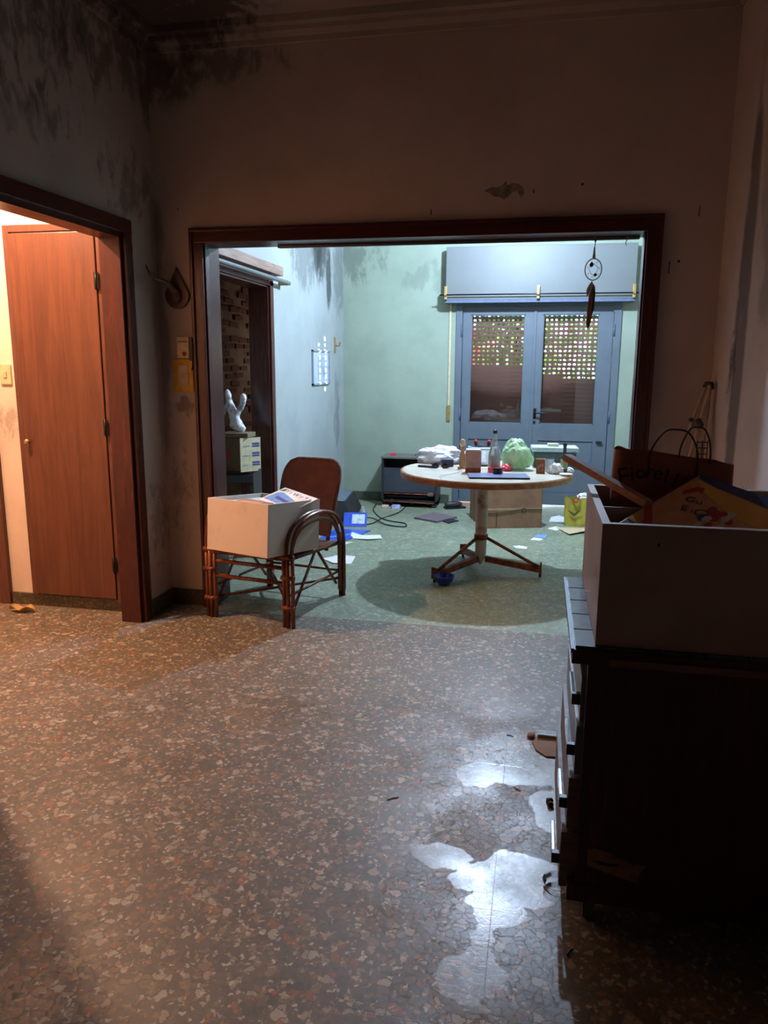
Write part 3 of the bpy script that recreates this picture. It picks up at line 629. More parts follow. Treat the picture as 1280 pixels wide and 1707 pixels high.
# board built as strips with rectangular holes
hw = .026; hh = .017
cols_ = [(7.17, set(range(1, 8))), (7.38, set(range(0, 9)))]
edges = [WY0]+[e for yc, _ in cols_ for e in (yc-hw, yc+hw)]+[WY1]
for i in range(0, len(edges), 2): ws.box(FXR+.05, FXR+.07, edges[i], edges[i+1], WZ0, WZ1)
for yc, hs in cols_:
    zz = WZ0
    for i, zc in enumerate(zs):
        if i in hs:
            a = hh*(.7 if i % 3 == 1 else 1.05)
            ws.box(FXR+.05, FXR+.07, yc-hw, yc+hw, zz, zc-a); zz = zc+a
    ws.box(FXR+.05, FXR+.07, yc-hw, yc+hw, zz, WZ1)
ws.build('sun_dot_board', M_slat, w1)
mb = MB(); mb.box(FXR-.01, FXR+.02, WY0-.05, WY0, WZ0-.05, WZ1+.05); mb.box(FXR-.01, FXR+.02, WY1, WY1+.05, WZ0-.05, WZ1+.05); mb.box(FXR-.01, FXR+.02, WY0, WY1, WZ1, WZ1+.05); mb.box(FXR-.01, FXR+.02, WY0, WY1, WZ0-.05, WZ0); mb.build('added_window_frame', M_blue_door, w1)
# pelmet + rail over far left doorway
rl = thing('curtain_rail', 'white curtain rail with a brown batten over the far left doorway', 'curtain rail', (FXL, 5.35, 2.15))
MB().tube([(.075, -.80, 0), (.075, .80, 0)], .016, 10).build('rail', M_box_white, rl)
MB().box(.0, .06, -.80, .70, .045, .115, .003).build('batten', wood('batten_wood', srgb(150, 124, 108), srgb(120, 98, 84), .6, 1), rl)
for y in (-.7, .76): MB().box(0, .08, y-.012, y+.012, -.02, .02, .003).build('bracket', M_brass, rl)
# picture and hook on far left wall
pc = thing('framed_picture', 'small pale framed picture on the left wall of the far room', 'picture', (FXL, 7.28, 1.47))
mb = MB(); w, h = .29, .165
for a, b, c, d in ((-w, w, h-.015, h), (-w, w, -h, -h+.015), (-w, -w+.018, -h, h), (w-.018, w, -h, h)): mb.box(0, .018, a, b, c, d)
mb.build('frame', plain('pale_frame', srgb(132, 142, 152), .5), pc); MB().box(0, .008, -w+.01, w-.01, -h+.01, h-.01).build('mat', plain('passepartout', srgb(178, 192, 204), .6), pc)
MB().box(.008, .0095, -.10, .16, -.10, .10).build('print', plain('faded_print', srgb(140, 156, 172), .6, c2=srgb(168, 182, 194), scale=12), pc)
hk = thing('wall_hook', 'small brown wall hook right of the framed picture', 'hook', (FXL, 7.82, 1.70))
MB().box(0, .012, -.02, .02, -.08, .08, .003).tube(smoothpath([(.01, 0, .0), (.05, 0, -.01), (.06, 0, .03)], 4), .007).build('body', M_brass, hk)

# ------------------------------------------------------------------ outdoors
struct(bx('ground_outside', M_pave, -14, 14, 8.36, 26, -.12, -.01))
hs = thing('orange_house', 'orange rendered garden building seen through the shutter holes', 'building', (-2.3, 13, 0))
MB().box(-1.6, 1.35, 0, 3, 0, 2.05).build('wall', M_orange, hs); MB().box(-1.8, 1.5, -.2, 3.2, 2.05, 2.13).build('roof', M_pave, hs)
def tree(x, y, zc, rx, rz, n, label):
    t_ = thing('garden_tree', label, 'tree', (x, y, 0))
    MB().tube([(0, 0, -.02), (.05, 0, zc*.5), (0, .05, zc)], [.09, .07, .04], 8).build('trunk', M_bark, t_)
    vs = []; fs = []
    for i in range(n):
        d = Vector((random.gauss(0, 1), random.gauss(0, 1), random.gauss(0, 1))).normalized()*random.random()**.4
        p = Vector((d.x*rx, d.y*rx, zc+d.z*rz)); q = Quaternion((random.random()-.5, random.random()-.5, random.random()-.5, random.random()-.5)).normalized()
        s_ = random.uniform(.05, .10); o_ = len(vs)
        for a, b in ((-1, 0), (0, -.5), (1.2, 0), (0, .5)): vs.append(p+q @ Vector((a*s_, b*s_, 0)))
        fs.append((o_, o_+1, o_+2, o_+3))
    f = MB().raw(vs, fs).build('foliage', M_leaf, t_); f['kind'] = 'stuff'
tree(1.1, 12.2, 2.0, 1.5, 1.5, 1500, 'leafy green tree behind the right half of the shutter')
tree(-.35, 10.2, 1.9, .55, 1.0, 700, 'smaller green tree behind the middle of the shutter')

# ------------------------------------------------------------------ table
tb = thing('round_table', 'round pedestal table with wooden rim and rusty three-legged base', 'table', (-.36, 5.42, 0))
MB().lathe([(.001, .722), (.585, .722), (.59, .757), (.595, .762), (.001, .762)], n=72, caps=False).build('tabletop', M_laminate, tb)
MB().lathe([(.592, .715), (.61, .718), (.612, .755), (.606, .762), (.594, .762)], n=72, caps=False).build('wood_rim', M_rim, tb)
px_, py_ = -.02, .02
MB().lathe([(.06, .705), (.06, .722), (.045, .70), (.043, .28), (.040, .14), (.012, .065), (.001, .06)], (px_, py_, 0), 24, caps=False).build('pole', M_pole, tb)
MB().lathe([(.046, .25), (.05, .255), (.05, .285), (.046, .29)], (px_, py_, 0), 24, caps=False).build('collar', M_rust, tb)
for a, ln in ((229, .45), (-4, .44), (112, .45)):
    ca, sa = math.cos(R(a)), math.sin(R(a)); fx, fy = px_+ca*ln, py_+sa*ln
    T = basis((px_, py_, 0), (ca, sa, 0), (-sa, ca, 0))
    mb = MB()
    mb.raw([T @ Vector(p) for p in [(.035, -.018, .085), (ln, -.018, .03), (ln, -.018, .075), (.035, -.018, .125), (.035, .018, .085), (ln, .018, .03), (ln, .018, .075), (.035, .018, .125)]],
           [(0, 1, 2, 3), (7, 6, 5, 4), (0, 4, 5, 1), (1, 5, 6, 2), (2, 6, 7, 3), (3, 7, 4, 0)])
    mb.tube([T @ Vector((.035, 0, .265)), T @ Vector((ln-.015, 0, .07))], .012, 8)
    mb.box(ln-.006, ln+.006, -.024, .024, .022, .105, mat=T)
    lg = mb.build('leg', M_rust, tb)
    MB().tube([T @ Vector((ln-.004, 0, 0)), T @ Vector((ln-.004, 0, .026))], [.011, .008], 10).build('foot', M_blackmetal, lg)
ZT = .762
# cloth / plastic bag at left of table
def crumple(name, label, cat, c, r, mat, seed, amp=.35, freq=2.6, sub=4, rz=0., group=None):
    o = MB().blob((0, 0, r[2]*.55), r, seed, amp, freq, sub, True, False).build(name, mat, None, c, (0, 0, rz)); return tag(o, label, cat, group)
crumple('plastic_bag', 'crumpled white plastic bag on the left of the round table', 'bag', (-.725, 5.76, ZT), (.18, .105, .08), M_whitecloth, 3, .3, 2.4)
crumple('paper_napkin', 'crumpled white napkin behind the upright wooden spoon', 'napkin', (-.515, 5.84, ZT), (.075, .05, .055), M_paper, 9, .4, 3, 3)
o = MB().box(-.045, .045, -.03, .03, 0, .055, .004).build('small_box', plain('slate_grey_box', srgb(62, 70, 92), .5), None, (-.655, 5.56, ZT), (0, 0, .2)); tag(o, 'small slate grey box in front of the white plastic bag', 'box')
sg = thing('sunglasses', 'dark sunglasses lying in front of the white plastic bag', 'sunglasses', (-.69, 5.44, ZT), (0, 0, .1))
for s_ in (-1, 1):
    MB().blob((s_*.035, 0, .018), (.028, .006, .022), 1, .02, 1, 2, False).build('lens', M_black, sg); MB().tube([(s_*.065, 0, .03), (s_*.06, .10, .01)], .0035, 6).build('temple', M_black, sg)
MB().tube([(-.065, 0, .032), (0, 0, .027), (.065, 0, .032)], .004, 6).build('bridge', M_black, sg)
o = MB().box(-.07, .07, -.018, .018, 0, .014, .004).build('eyeglass_case', plain('navy_case', srgb(32, 38, 52), .5), None, (-.79, 5.47, ZT), (0, 0, -.25)); tag(o, 'flat dark case beside the sunglasses', 'case')
spn = thing('wooden_spoon', 'wooden spoon standing upright behind the amber jar', 'spoon', (-.535, 5.47, ZT))
MB().box(-.014, .014, -.006, .006, 0, .17, .003).build('handle', wood('spoon_wood', srgb(176, 140, 100), srgb(150, 112, 76), .6), spn); MB().blob((0, 0, .185), (.022, .012, .03), 2, .05, 1, 3, False).build('bowl', M_creamplastic, spn)
MB().box(-.03, .03, -.02, .02, 0, .012, .003).build('foot', M_rim, spn)
am = thing('amber_jar', 'square amber jar with a darker amber bottom on the table', 'jar', (-.44, 5.28, ZT), (0, 0, .12))
MB().box(-.055, .055, -.04, .04, .035, .155, .006).build('body', M_amber, am); MB().box(-.054, .054, -.039, .039, 0, .036, .004).build('bottom', M_amber2, am); MB().box(-.05, .05, -.036, .036, .155, .165, .003).build('lid', M_whitecloth, am)
o = MB().box(-.05, .05, -.03, .03, 0, .10, .004).build('brown_packet', plain('brown_packet', srgb(134, 104, 84), .7), None, (-.515, 5.57, ZT), (0, 0, .1)); tag(o, 'small brown packet behind the wooden spoon and amber jar', 'packet')
pot = thing('cooking_pot', 'glass cooking pot with dark lid and red handles on the table', 'pot', (-.41, 5.72, ZT))
MB().lathe([(.07, 0), (.09, .01), (.095, .12), (.1, .125)], n=32).build('body', M_steel, pot); MB().lathe([(.103, .125), (.105, .135), (.08, .15), (.03, .158), (.001, .16)], n=32, caps=False).build('lid', plain('dark_lid', srgb(40, 52, 66), .12, .6), pot)
MB().lathe([(.102, .12), (.108, .125), (.108, .136), (.1, .14)], n=32, caps=False).build('lid_rim', M_coollid, pot)
for x in (-.05, .05): MB().blob((x, -.02, .172), (.016, .016, .02), 1, .05, 1, 2, False).build('handle', M_inkred, pot)
bo = thing('glass_bottle', 'clear conical glass bottle with dark stopper half full of liquid', 'bottle', (-.3, 5.40, ZT))
MB().lathe([(.038, 0), (.043, .01), (.043, .12), (.036, .15), (.02, .20), (.013, .25), (.013, .275)], n=24, caps=False).build('body', M_bottle, bo); MB().lathe([(.001, .004), (.036, .006), (.039, .02), (.039, .11), (.001, .111)], n=24, caps=False).build('liquid', M_liquid, bo); MB().lathe([(.010, .262), (.015, .268), (.015, .288), (.006, .295)], n=16).build('stopper', M_black, bo)
o = MB().lathe([(.05, 0), (.055, .008), (.055, .035), (.05, .04), (.035, .04), (.033, .0)], n=28, caps=False).build('tape_roll', M_pink, None, (-.285, 5.315, ZT)); tag(o, 'pink and red ring behind the black cap on the table', 'tape')
crumple('red_cloth', 'crumpled red and pink cloth left of the green bag', 'cloth', (-.215, 5.42, ZT), (.04, .04, .03), M_pink, 12, .3, 3, 3)
tbp = thing('notebook', 'slate blue notebook with dark edge at the front of the table', 'notebook', (-.255, 5.10, ZT), (0, 0, R(9)))
MB().box(-.20, .20, -.105, .105, 0, .010, .002).build('pages', M_navy, tbp); MB().box(-.2, .2, -.105, .105, .0102, .013, .001).build('cover', M_tablet, tbp)
bc = thing('black_jar', 'small black cylindrical jar on the slate notebook', 'jar', (-.262, 5.17, ZT+.0132)); MB().lathe([(.03, 0), (.032, .003), (.032, .036), (.029, .04), (.001, .04)], n=24).build('body', M_black, bc); MB().lathe([(.033, .02), (.034, .022), (.034, .03), (.033, .032)], n=24, caps=False).build('ring', M_black, bc)
# green bag
gb = MB(); gb.blob((0, 0, .08), (.105, .085, .12), 23, .34, 1.7, 4, True, False)
gbo = gb.build('green_bag', M_greenbag, None, (-.145, 5.53, ZT)); tag(gbo, 'pale green translucent plastic bag in the middle of the table', 'bag')
for dz, s_ in ((.0, -1), (.01, 1)):
    MB().tube(smoothpath([(s_*.05, 0, .13), (s_*.02, .01, .19+dz), (s_*-.01, .01, .175)], 4), [.03]+[.022]*4+[.012]*4, 8).build('bag_handle', M_greenbag, gbo)
# cooler box
co = thing('cooler_box', 'grey cool box with white lid at the back of the table', 'cool box', (.12, 5.77, ZT), (0, 0, R(4)))
MB().box(-.155, .155, -.09, .09, 0, .115, .01).build('body', M_coolbody, co); ld_ = MB().box(-.17, .17, -.105, .105, .115, .15, .012).build('lid', M_coollid, co); MB().box(-.05, .03, -.03, .03, .15, .17, .004).build('lid_clip', M_cream, ld_)
crd = thing('holy_card', 'small brown picture card propped up on the table', 'card', (.025, 5.33, ZT), (R(-14), 0, .1)); MB().box(-.03, .03, -.003, .003, 0, .10).build('card', plain('brown_card', srgb(136, 84, 50), .6), crd); MB().box(-.02, .02, -.0042, -.003, .012, .07).build('print', plain('card_print', srgb(108, 50, 42), .6, c2=srgb(190, 130, 100), scale=40), crd)
MB().box(-.032, .032, -.004, .004, .10, .108).build('edge', M_cream, crd)
gl = thing('drinking_glass', 'small clear glass right of the brown card', 'glass', (.085, 5.44, ZT)); MB().lathe([(.02, 0), (.028, .005), (.032, .09), (.030, .09), (.026, .008), (.001, .008)], n=20, caps=False).build('body', M_bottle, gl)
crumple('crumpled_tissue', 'crumpled white tissue left of the dark bottle on the table', 'tissue', (.125, 5.36, ZT), (.05, .04, .045), M_paper, 31, .5, 3.3, 3)
crumple('crumpled_tissue', 'small crumpled tissue right of the dark bottle on the table', 'tissue', (.225, 5.45, ZT), (.03, .03, .022), M_paper, 33, .5, 3.3, 3)
db = thing('dark_bottle', 'slim dark bottle with a label near the right table edge', 'bottle', (.185, 5.41, ZT)); MB().lathe([(.022, 0), (.024, .005), (.024, .12), (.012, .15), (.011, .19)], n=20).build('body', plain('dark_bottle', srgb(60, 76, 78), .2), db); MB().lathe([(.0245, .03), (.0245, .10)], n=20, caps=False).build('label_band', plain('bottle_label', srgb(150, 150, 110), .5), db); MB().lathe([(.013, .19), (.014, .192), (.014, .21), (.001, .212)], n=16).build('cap', M_black, db)
dsh = thing('small_dish', 'small white dish at the right edge of the table', 'dish', (.195, 5.27, ZT)); MB().lathe([(.02, 0), (.022, .003), (.042, .012), (.044, .015), (.04, .014), (.02, .006), (.001, .006)], n=28, caps=False).build('bowl', M_paper, dsh)
tg = thing('string_tag', 'pale paper tag on a string hanging over the table rim', 'tag', (-.62, 4.935, ZT)); MB().tube(smoothpath([(.10, .38, .003), (.05, .22, .003), (-.02, .10, .003), (0, .018, .004), (.0, -.02, .002), (-.004, -.028, -.02)], 5), .0018, 5).build('string', M_string, tg); MB().box(-.024, .016, -.032, -.029, -.042, -.012).build('tag_paper', M_tag, tg); MB().box(.014, .026, -.032, -.027, -.045, -.005).build('clip', M_black, tg)
o = MB().box(-.05, .05, -.04, .04, 0, .004).build('paper_slip', M_paper, None, (-.36, 5.53, ZT), (0, 0, .3)); tag(o, 'paper slip lying between the amber jar and the bottle', 'paper')

# ------------------------------------------------------------------ rattan chair
ch = thing('rattan_armchair', 'brown rattan armchair carrying an open white box', 'chair', (-1.56, 4.37, 0), (0, 0, R(-10.4)))
for sx in (-1, 1):
    # triple poles of the front leg
    mb = MB()
    for dx, dy in ((-.028, 0), (0, -.006), (.028, 0)): mb.tube([(sx*.262+dx, -.35+dy, 0), (sx*.262+dx, -.35+dy, .43)], .0125, 8)
    for z_ in (.12, .30, .42): mb.tube([(sx*.262-.042, -.356, z_), (sx*.262+.042, -.356, z_)], .0145, 8)
    mb.build('leg', M_rattan, ch)
    mb = MB(); mb.tube([(sx*.262, .35, 0), (sx*.262, .35, .43)], .0135, 8); mb.tube([(sx*.285, .348, 0), (sx*.285, .348, .40)], .0125, 8); mb.build('leg', M_rattan, ch)
    arc = [(-.35, .42), (-.345, .50), (-.315, .575), (-.25, .625), (-.15, .645), (-.02, .635), (.12, .59), (.24, .50), (.32, .38), (.345, .2), (.352, .04)]
    for dx, dz, k_ in ((-.018, 0, 1.), (.018, 0, 1.), (0, -.045, .93)):
        MB().tube(smoothpath([(sx*(.27+.05*max(0, 1-(abs(y)/.35)**3))+dx, y*k_, (z_+dz) if z_ > .43 else z_) for y, z_ in arc], 5), .0108, 8).build('arm_hoop', M_rattan, ch)
    # side rails and V braces
    MB().tube([(sx*.262, -.34, .405), (sx*.262, .345, .36)], .013, 8).build('side_rail', M_rattan, ch)
    MB().tube([(sx*.262, -.34, .19), (sx*.262, .345, .17)], .0085, 8).build('stretcher', M_rattan, ch)
    MB().tube([(sx*.262, -.02, .375), (sx*.262, -.33, .06)], .0095, 8).build('brace', M_rattan, ch); MB().tube([(sx*.262, .02, .375), (sx*.262, .28, .10)], .0095, 8).build('brace', M_rattan, ch)
for z_, y_ in ((.41, -.352), (.352, -.345), (.262, -.345)): MB().tube([(-.26, y_, z_), (.26, y_, z_-.0)], .0125 if z_ < .4 else .015, 8).build('front_rail', M_rattan, ch)
MB().tube([(-.26, .345, .355), (.26, .345, .355)], .013, 8).build('rear_rail', M_rattan, ch); MB().tube([(-.26, .345, .17), (.26, .345, .17)], .009, 8).build('stretcher', M_rattan, ch)
MB().tube([(-.25, -.33, .12), (.25, .33, .12)], .009, 8).tube([(.25, -.33, .12), (-.25, .33, .12)], .009, 8).build('cross_stretcher', M_rattan, ch)
mb = MB(); n_ = 26
for i in range(n_):
    x = -.245+.49*i/(n_-1); mb.tube([(x, -.345, .415), (x, .34, .362)], .0075, 6)
mb.build('seat', M_rattan, ch)
# back panel: rounded, curved woven panel, leaning backwards
def backpt(u, v, off=0.):
    # u -1..1, v 0..1
    x = u*.20*(1+.06*v); z_ = .40+v*.47; y = .30+.20*v+.035*(1-u*u)*1.0+off; return (x, y, z_)
outl = []
rc = .42
def inside(u, v):
    uu = abs(u)
    if v > .80:
        a = (uu-.68)/.32 if uu > .68 else 0; b = (v-.80)/.20
        return math.hypot(a, b) <= 1 or (a == 0 and b <= 1)
    return True
NU, NV = 24, 24; mb = MB(); vs = []; fs = []
def warp(u, v):
    # square -> rounded-top shape
    if v > .72:
        t = (v-.72)/.28; mx = .62+.38*math.sqrt(max(0, 1-t*t)) if t < 1 else .62; u = u*mx
    return u, v
for side, off in ((0, -.010), (1, .010)):
    for j in range(NV+1):
        for i in range(NU+1):
            u, v = warp(-1+2*i/NU, j/NV); vs.append(backpt(u, v, off))
N1 = (NU+1)*(NV+1)
for j in range(NV):
    for i in range(NU):
        a = j*(NU+1)+i; fs.append((a, a+1, a+NU+2, a+NU+1)); fs.append((N1+a, N1+a+NU+1, N1+a+NU+2, N1+a+1))
border = [i for i in range(NU+1)]+[j*(NU+1)+NU for j in range(1, NV+1)]+[NV*(NU+1)+i for i in range(NU-1, -1, -1)]+[j*(NU+1) for j in range(NV-1, 0, -1)]
for a, b in zip(border, border[1:]+border[:1]): fs.append((a, N1+a, N1+b, b))
mb.raw(vs, fs, True).build('backrest', M_rattan_bk, ch)
MB().tube([Vector(vs[i])+Vector((0, .01, 0)) for i in border if i > NU], .013, 8).build('back_frame', M_rattan, ch)
for sx in (-1, 1): MB().tube([(sx*.17, .325, .30), (sx*.185, .335, .42), (sx*.19, .44, .62)], .014, 8).build('back_post', M_rattan, ch)

def open_box(name, label, loc, rot, w, d, h, th, divider=None, mats=(M_mela, M_mela_in)):
    """origin at the front (camera side) right bottom corner when w<0 etc."""
    o = thing(name, label, 'box', loc, rot); x0, x1 = (-w, 0) if w > 0 else (0, -w)
    MB().box(x0, x1, 0, th, 0, h, .0015).build('side_panel', mats[0], o); MB().box(x0, x1, d-th, d, 0, h, .0015).build('side_panel', mats[0], o)
    MB().box(x0, x0+th, th, d-th, 0, h, .0015).build('side_panel', mats[0], o); MB().box(x1-th, x1, th, d-th, 0, h, .0015).build('side_panel', mats[0], o)
    MB().box(x0+th, x1-th, th, d-th, 0.002, .012).build('bottom_panel', mats[1], o)
    if divider: MB().box(x0+th, x1-th, divider, divider+.008, .012, h-.012).build('divider', mats[0], o)
    return o
cb = open_box('white_box', 'open white melamine box of magazines on the rattan armchair', (-1.427, 3.826, .441), (0, 0, 0), .455, .47, .30, .014)
cb.rotation_mode = 'ZXY' if False else 'XYZ'
Mb = Matrix.Translation((-1.435, 3.830, .447)) @ Matrix.Rotation(R(-20.4), 4, 'Z') @ Matrix.Rotation(R(-4.67), 4, 'X') @ Matrix.Rotation(R(-.6), 4, 'Y')
cb.matrix_world = Mb
def inbox(name, label, cat, M, group=None):
    o = thing(name, label, cat, group=group); o.matrix_world = Mb @ M; return o
# magazine stack filling the box (each a thing)
labels = ['flat pale magazine at the left inside the box on the chair', 'flat white magazine at the back left inside the chair box', 'thin peach folder lying at the front inside the chair box', 'red and white leaflet under the tilted board in the chair box']
for i, (x, y, z_, rz, w, d, mt) in enumerate(((-.345, .235, .268, .02, .18, .41, M_paper), (-.13, .34, .262, -.02, .20, .20, M_paper), (-.20, .10, .287, .1, .19, .14, M_kraft), (-.12, .13, .270, -.05, .16, .16, M_paper))):
    mg = inbox('magazine', labels[i], 'magazine', Matrix.Translation((x, y, z_)) @ Matrix.Rotation(rz, 4, 'Z') @ Matrix.Rotation(R(2.5), 4, 'Y'))
    MB().box(-w/2, w/2, -d/2, d/2, -.006, .004, .001).build('pages', mt, mg); MB().box(-w*.35, w*.3, -d*.4, d*.2, .0042, .005).build('cover_print', [plain('mag_print%d' % i, c_, .5) for c_ in (srgb(168, 180, 204), srgb(150, 160, 190), srgb(206, 140, 90), srgb(190, 90, 90))][i], mg)
    if i in (2, 3): continue
    o = bx('pile', M_paper, -w/2+.01, w/2-.01, -d/2+.01, d/2-.01, -.235+.0, -.008, mg); o.name = 'stacked_pages'
# tilted board in chair box
bd = inbox('activity_board', 'tilted white and blue printed board in the box on the chair', 'board', Matrix.Translation((-.285, .25, .282)) @ Matrix.Rotation(R(-6), 4, 'Z') @ Matrix.Rotation(R(9), 4, 'Y') @ Matrix.Rotation(R(17), 4, 'X'))
MB().box(0, .28, 0, .215, 0, .008, .001).build('board', M_paper, bd)
def prt(par, nm, mat, poly, z_=.0085): return MB().prism(poly, z_-.0004, z_+.0004, lambda u, v, w: (u, v, w)).build(nm, mat, par)
prt(bd, 'printed_band', M_lightblue, [(.01, .03), (.02, .14), (.05, .155), (.22, .10), (.2, .02)])
prt(bd, 'printed_band', M_inkblue, [(.06, .07), (.06, .10), (.2, .075), (.2, .05)], .009)
prt(bd, 'printed_band', M_inkgreen, [(.01, .16), (.02, .20), (.04, .205), (.04, .17)])
text_mesh('printed_letters', 'Y i W r * !', .05, M_inkblue, bd, Matrix.Translation((.15, .175, .0086)) @ Matrix.Rotation(R(-4), 4, 'Z'))
prt(bd, 'printed_spot', M_inkred, [(.245, .14), (.25, .17), (.27, .175), (.275, .145)])

# ------------------------------------------------------------------ things at the left of the far room
tv = thing('old_monitor', 'old dark monitor lying on the floor by the far left wall', 'monitor', (-1.92, 7.2, 0), (0, 0, R(6)))
T_ = lambda p: p
mb = MB(); mb.raw([(-.20, -.36, 0), (.20, -.36, 0), (.20, .36, 0), (-.20, .36, 0), (-.16, -.30, .19), (.10, -.30, .20), (.10, .34, .21), (-.16, .34, .20)], [(3, 2, 1, 0), (4, 5, 6, 7), (0, 1, 5, 4), (1, 2, 6, 5), (2, 3, 7, 6), (3, 0, 4, 7)])
mb.build('housing', M_dkgrey2, tv); MB().box(-.15, .09, -.28, .32, .203, .215, .004).build('top_cover', plain('monitor_top', srgb(96, 110, 124), .35), tv)
MB().box(.09, .105, -.24, .28, .03, .17, .003).build('screen', plain('dark_screen', srgb(30, 30, 34), .15), tv) if False else None
mb = MB()
for i in range(7): mb.box(.145-.0+.0, .205, -.26+i*.08, -.24+i*.08, .005, .04)
mb.build('grille', M_black, tv)
def floor_sheet(name, label, cat, pts, mat, z=.001, th=.003, lift=(), extra=None):
    cx = sum(p[0] for p in pts)/len(pts); cy = sum(p[1] for p in pts)/len(pts)
    n = len(pts); vs = [(p[0]-cx, p[1]-cy, z+(lift[i] if i < len(lift) else 0)) for i, p in enumerate(pts)]
    vs += [(a, b, c+th) for a, b, c in vs]; fs = [tuple(range(n))[::-1], tuple(range(n, 2*n))]+[(i, (i+1) % n, n+(i+1) % n, n+i) for i in range(n)]
    o = MB().raw(vs, fs).build(name, mat, None, (cx, cy, 0)); return tag(o, label, cat)
mg = thing('magazine', 'blue and white magazine leaning on the monitor beside the chair', 'magazine', (-1.66, 6.78, .0), (R(-40), 0, R(8))); MB().box(-.11, .11, -.004, .004, 0, .15).build('pages', M_bright_blue, mg); MB().box(-.03, .09, -.0055, -.004, .03, .13).build('cover_print', plain('cover_mix', srgb(190, 206, 230), .5, c2=srgb(150, 170, 60), scale=16, thr=(.5, .6)), mg)
m2_ = floor_sheet('magazine', 'bright blue magazine on the floor behind the chair', 'magazine', [(-1.86, 6.02), (-1.60, 6.14), (-1.47, 6.62), (-1.80, 6.62)], M_bright_blue, .001, .006)
MB().box(-.16, .12, -.012, .012, .0075, .0085).build('cover_stripe', M_lightblue, m2_, (0, 0, 0), (0, 0, R(48)))
floor_sheet('paper_sheet', 'cream sheet under the blue magazine behind the chair', 'paper', [(-1.80, 5.98), (-1.58, 6.02), (-1.52, 6.16), (-1.74, 6.12)], M_cream, .0005, .0005)
floor_sheet('paper_sheet', 'white crumpled sheet right of the blue magazine', 'paper', [(-1.58, 6.28), (-1.42, 6.24), (-1.30, 6.32), (-1.34, 6.42), (-1.50, 6.42), (-1.62, 6.50)], M_paper, .001, .003, (0, .01, .004, .012, 0, .008))
floor_sheet('paper_sheet', 'white paper lying between the chair arm and the table shadow', 'paper', [(-1.62, 5.55), (-1.50, 5.42), (-1.36, 5.44), (-1.38, 5.66), (-1.52, 5.70)], M_paper, .001, .002, (0, .006, 0, .004, 0))
cbl = thing('cable', 'thin black cable looped on the floor beside the monitor', 'cable', (-1.5, 7.2, 0))
MB().tube(smoothpath([(-.2, .75, .01), (-.16, .4, .006), (-.02, .05, .006), (.1, -.1, .006), (.28, -.2, .006), (.30, -.35, .006), (.12, -.3, .008), (-.05, -.1, .02), (-.16, -.08, .02)], 6), .006, 6).tube(smoothpath([(.14, .72, .006), (.12, .3, .008), (.02, -.05, .014), (-.02, -.25, .006), (-.12, -.36, .006), (-.2, -.2, .01)], 6), .005, 6).build('cord', M_black, cbl)
MB().tube([(-.16, -.08, .02), (-.2, -.08, .02)], .014, 8).build('plug', M_black, cbl)
gbt = thing('glass_jar', 'clear empty jar standing on the floor beside the monitor', 'jar', (-1.62, 6.93, 0)); MB().lathe([(.03, 0), (.032, .01), (.03, .12), (.015, .15), (.014, .17)], n=16, caps=False).build('body', M_bottle, gbt)
# heater
ht = thing('gas_heater', 'dark grey gas heater cabinet against the far wall', 'heater', (-1.33, 8.02, 0))
W2, D2, H2 = .30, .15, .54
mb = MB(); mb.box(-W2, -W2+.02, -D2, D2, .05, H2-.02); mb.box(W2-.02, W2, -D2, D2, .05, H2-.02); mb.box(-W2+.02, W2-.02, D2-.02, D2, .05, H2-.02); mb.box(-W2, W2, -D2, D2, .05, .07)
mb.build('body', M_dkgrey2, ht); MB().box(-W2-.01, W2+.01, -D2-.01, D2+.01, H2-.02, H2, .003).build('top', plain('heater_top', srgb(104, 104, 96), .4), ht)
MB().box(-W2+.02, W2-.02, -D2+.01, -D2+.02, .155, .42, .002).build('front_panel', M_dkgrey, ht)
mb = MB(); mb.tube([(-W2+.03, -D2-.005, .145), (W2-.03, -D2-.005, .145)], .006); mb.tube([(-W2+.02, -D2-.005, .06), (W2-.03, -D2-.02, .052)], .006); mb.build('grille_bar', M_rust, ht)
MB().box(W2-.10, W2-.04, -D2-.004, -D2+.01, .13, .17, .003).build('knob_plate', M_steel, ht)
for x in (-.2, .02, .2): MB().blob((x, -.1, .03+.02), (.03, .03, .025), int(x*10)+5, .2, 2, 2, False).build('burner_stone', plain('stone%d' % int(x*10), srgb(92, 84, 70), .8), ht)
for x in (-W2+.03, W2-.03):
    for y in (-.12, .12): MB().box(x-.02, x+.02, y-.02, y+.02, 0, .05).build('leg', M_dkgrey2, ht)
o = MB().box(-.028, .028, -.02, .02, 0, .03, .006).build('red_packet', M_pink, None, (-1.53, 8.0, .54)); tag(o, 'small pinkish red packet on top of the heater', 'packet')
crumple('green_wrapper', 'small green wrapper on top of the heater', 'wrapper', (-1.23, 7.98, .54), (.06, .03, .018), M_inkgreen, 5, .4, 3, 2)
o = MB().box(-.035, .035, -.03, .03, 0, .03, .006).build('slipper_box', M_tag, None, (-1.57, 7.78, 0)); tag(o, 'small pinkish box on the floor left of the blue pack', 'box')
o = MB().box(-.045, .045, -.03, .03, 0, .04, .006).build('blue_pack', plain('blue_pack', srgb(120, 130, 190), .5, c2=srgb(210, 215, 235), scale=12), None, (-1.45, 7.76, 0)); tag(o, 'small blue and white pack on the floor under the heater', 'pack')
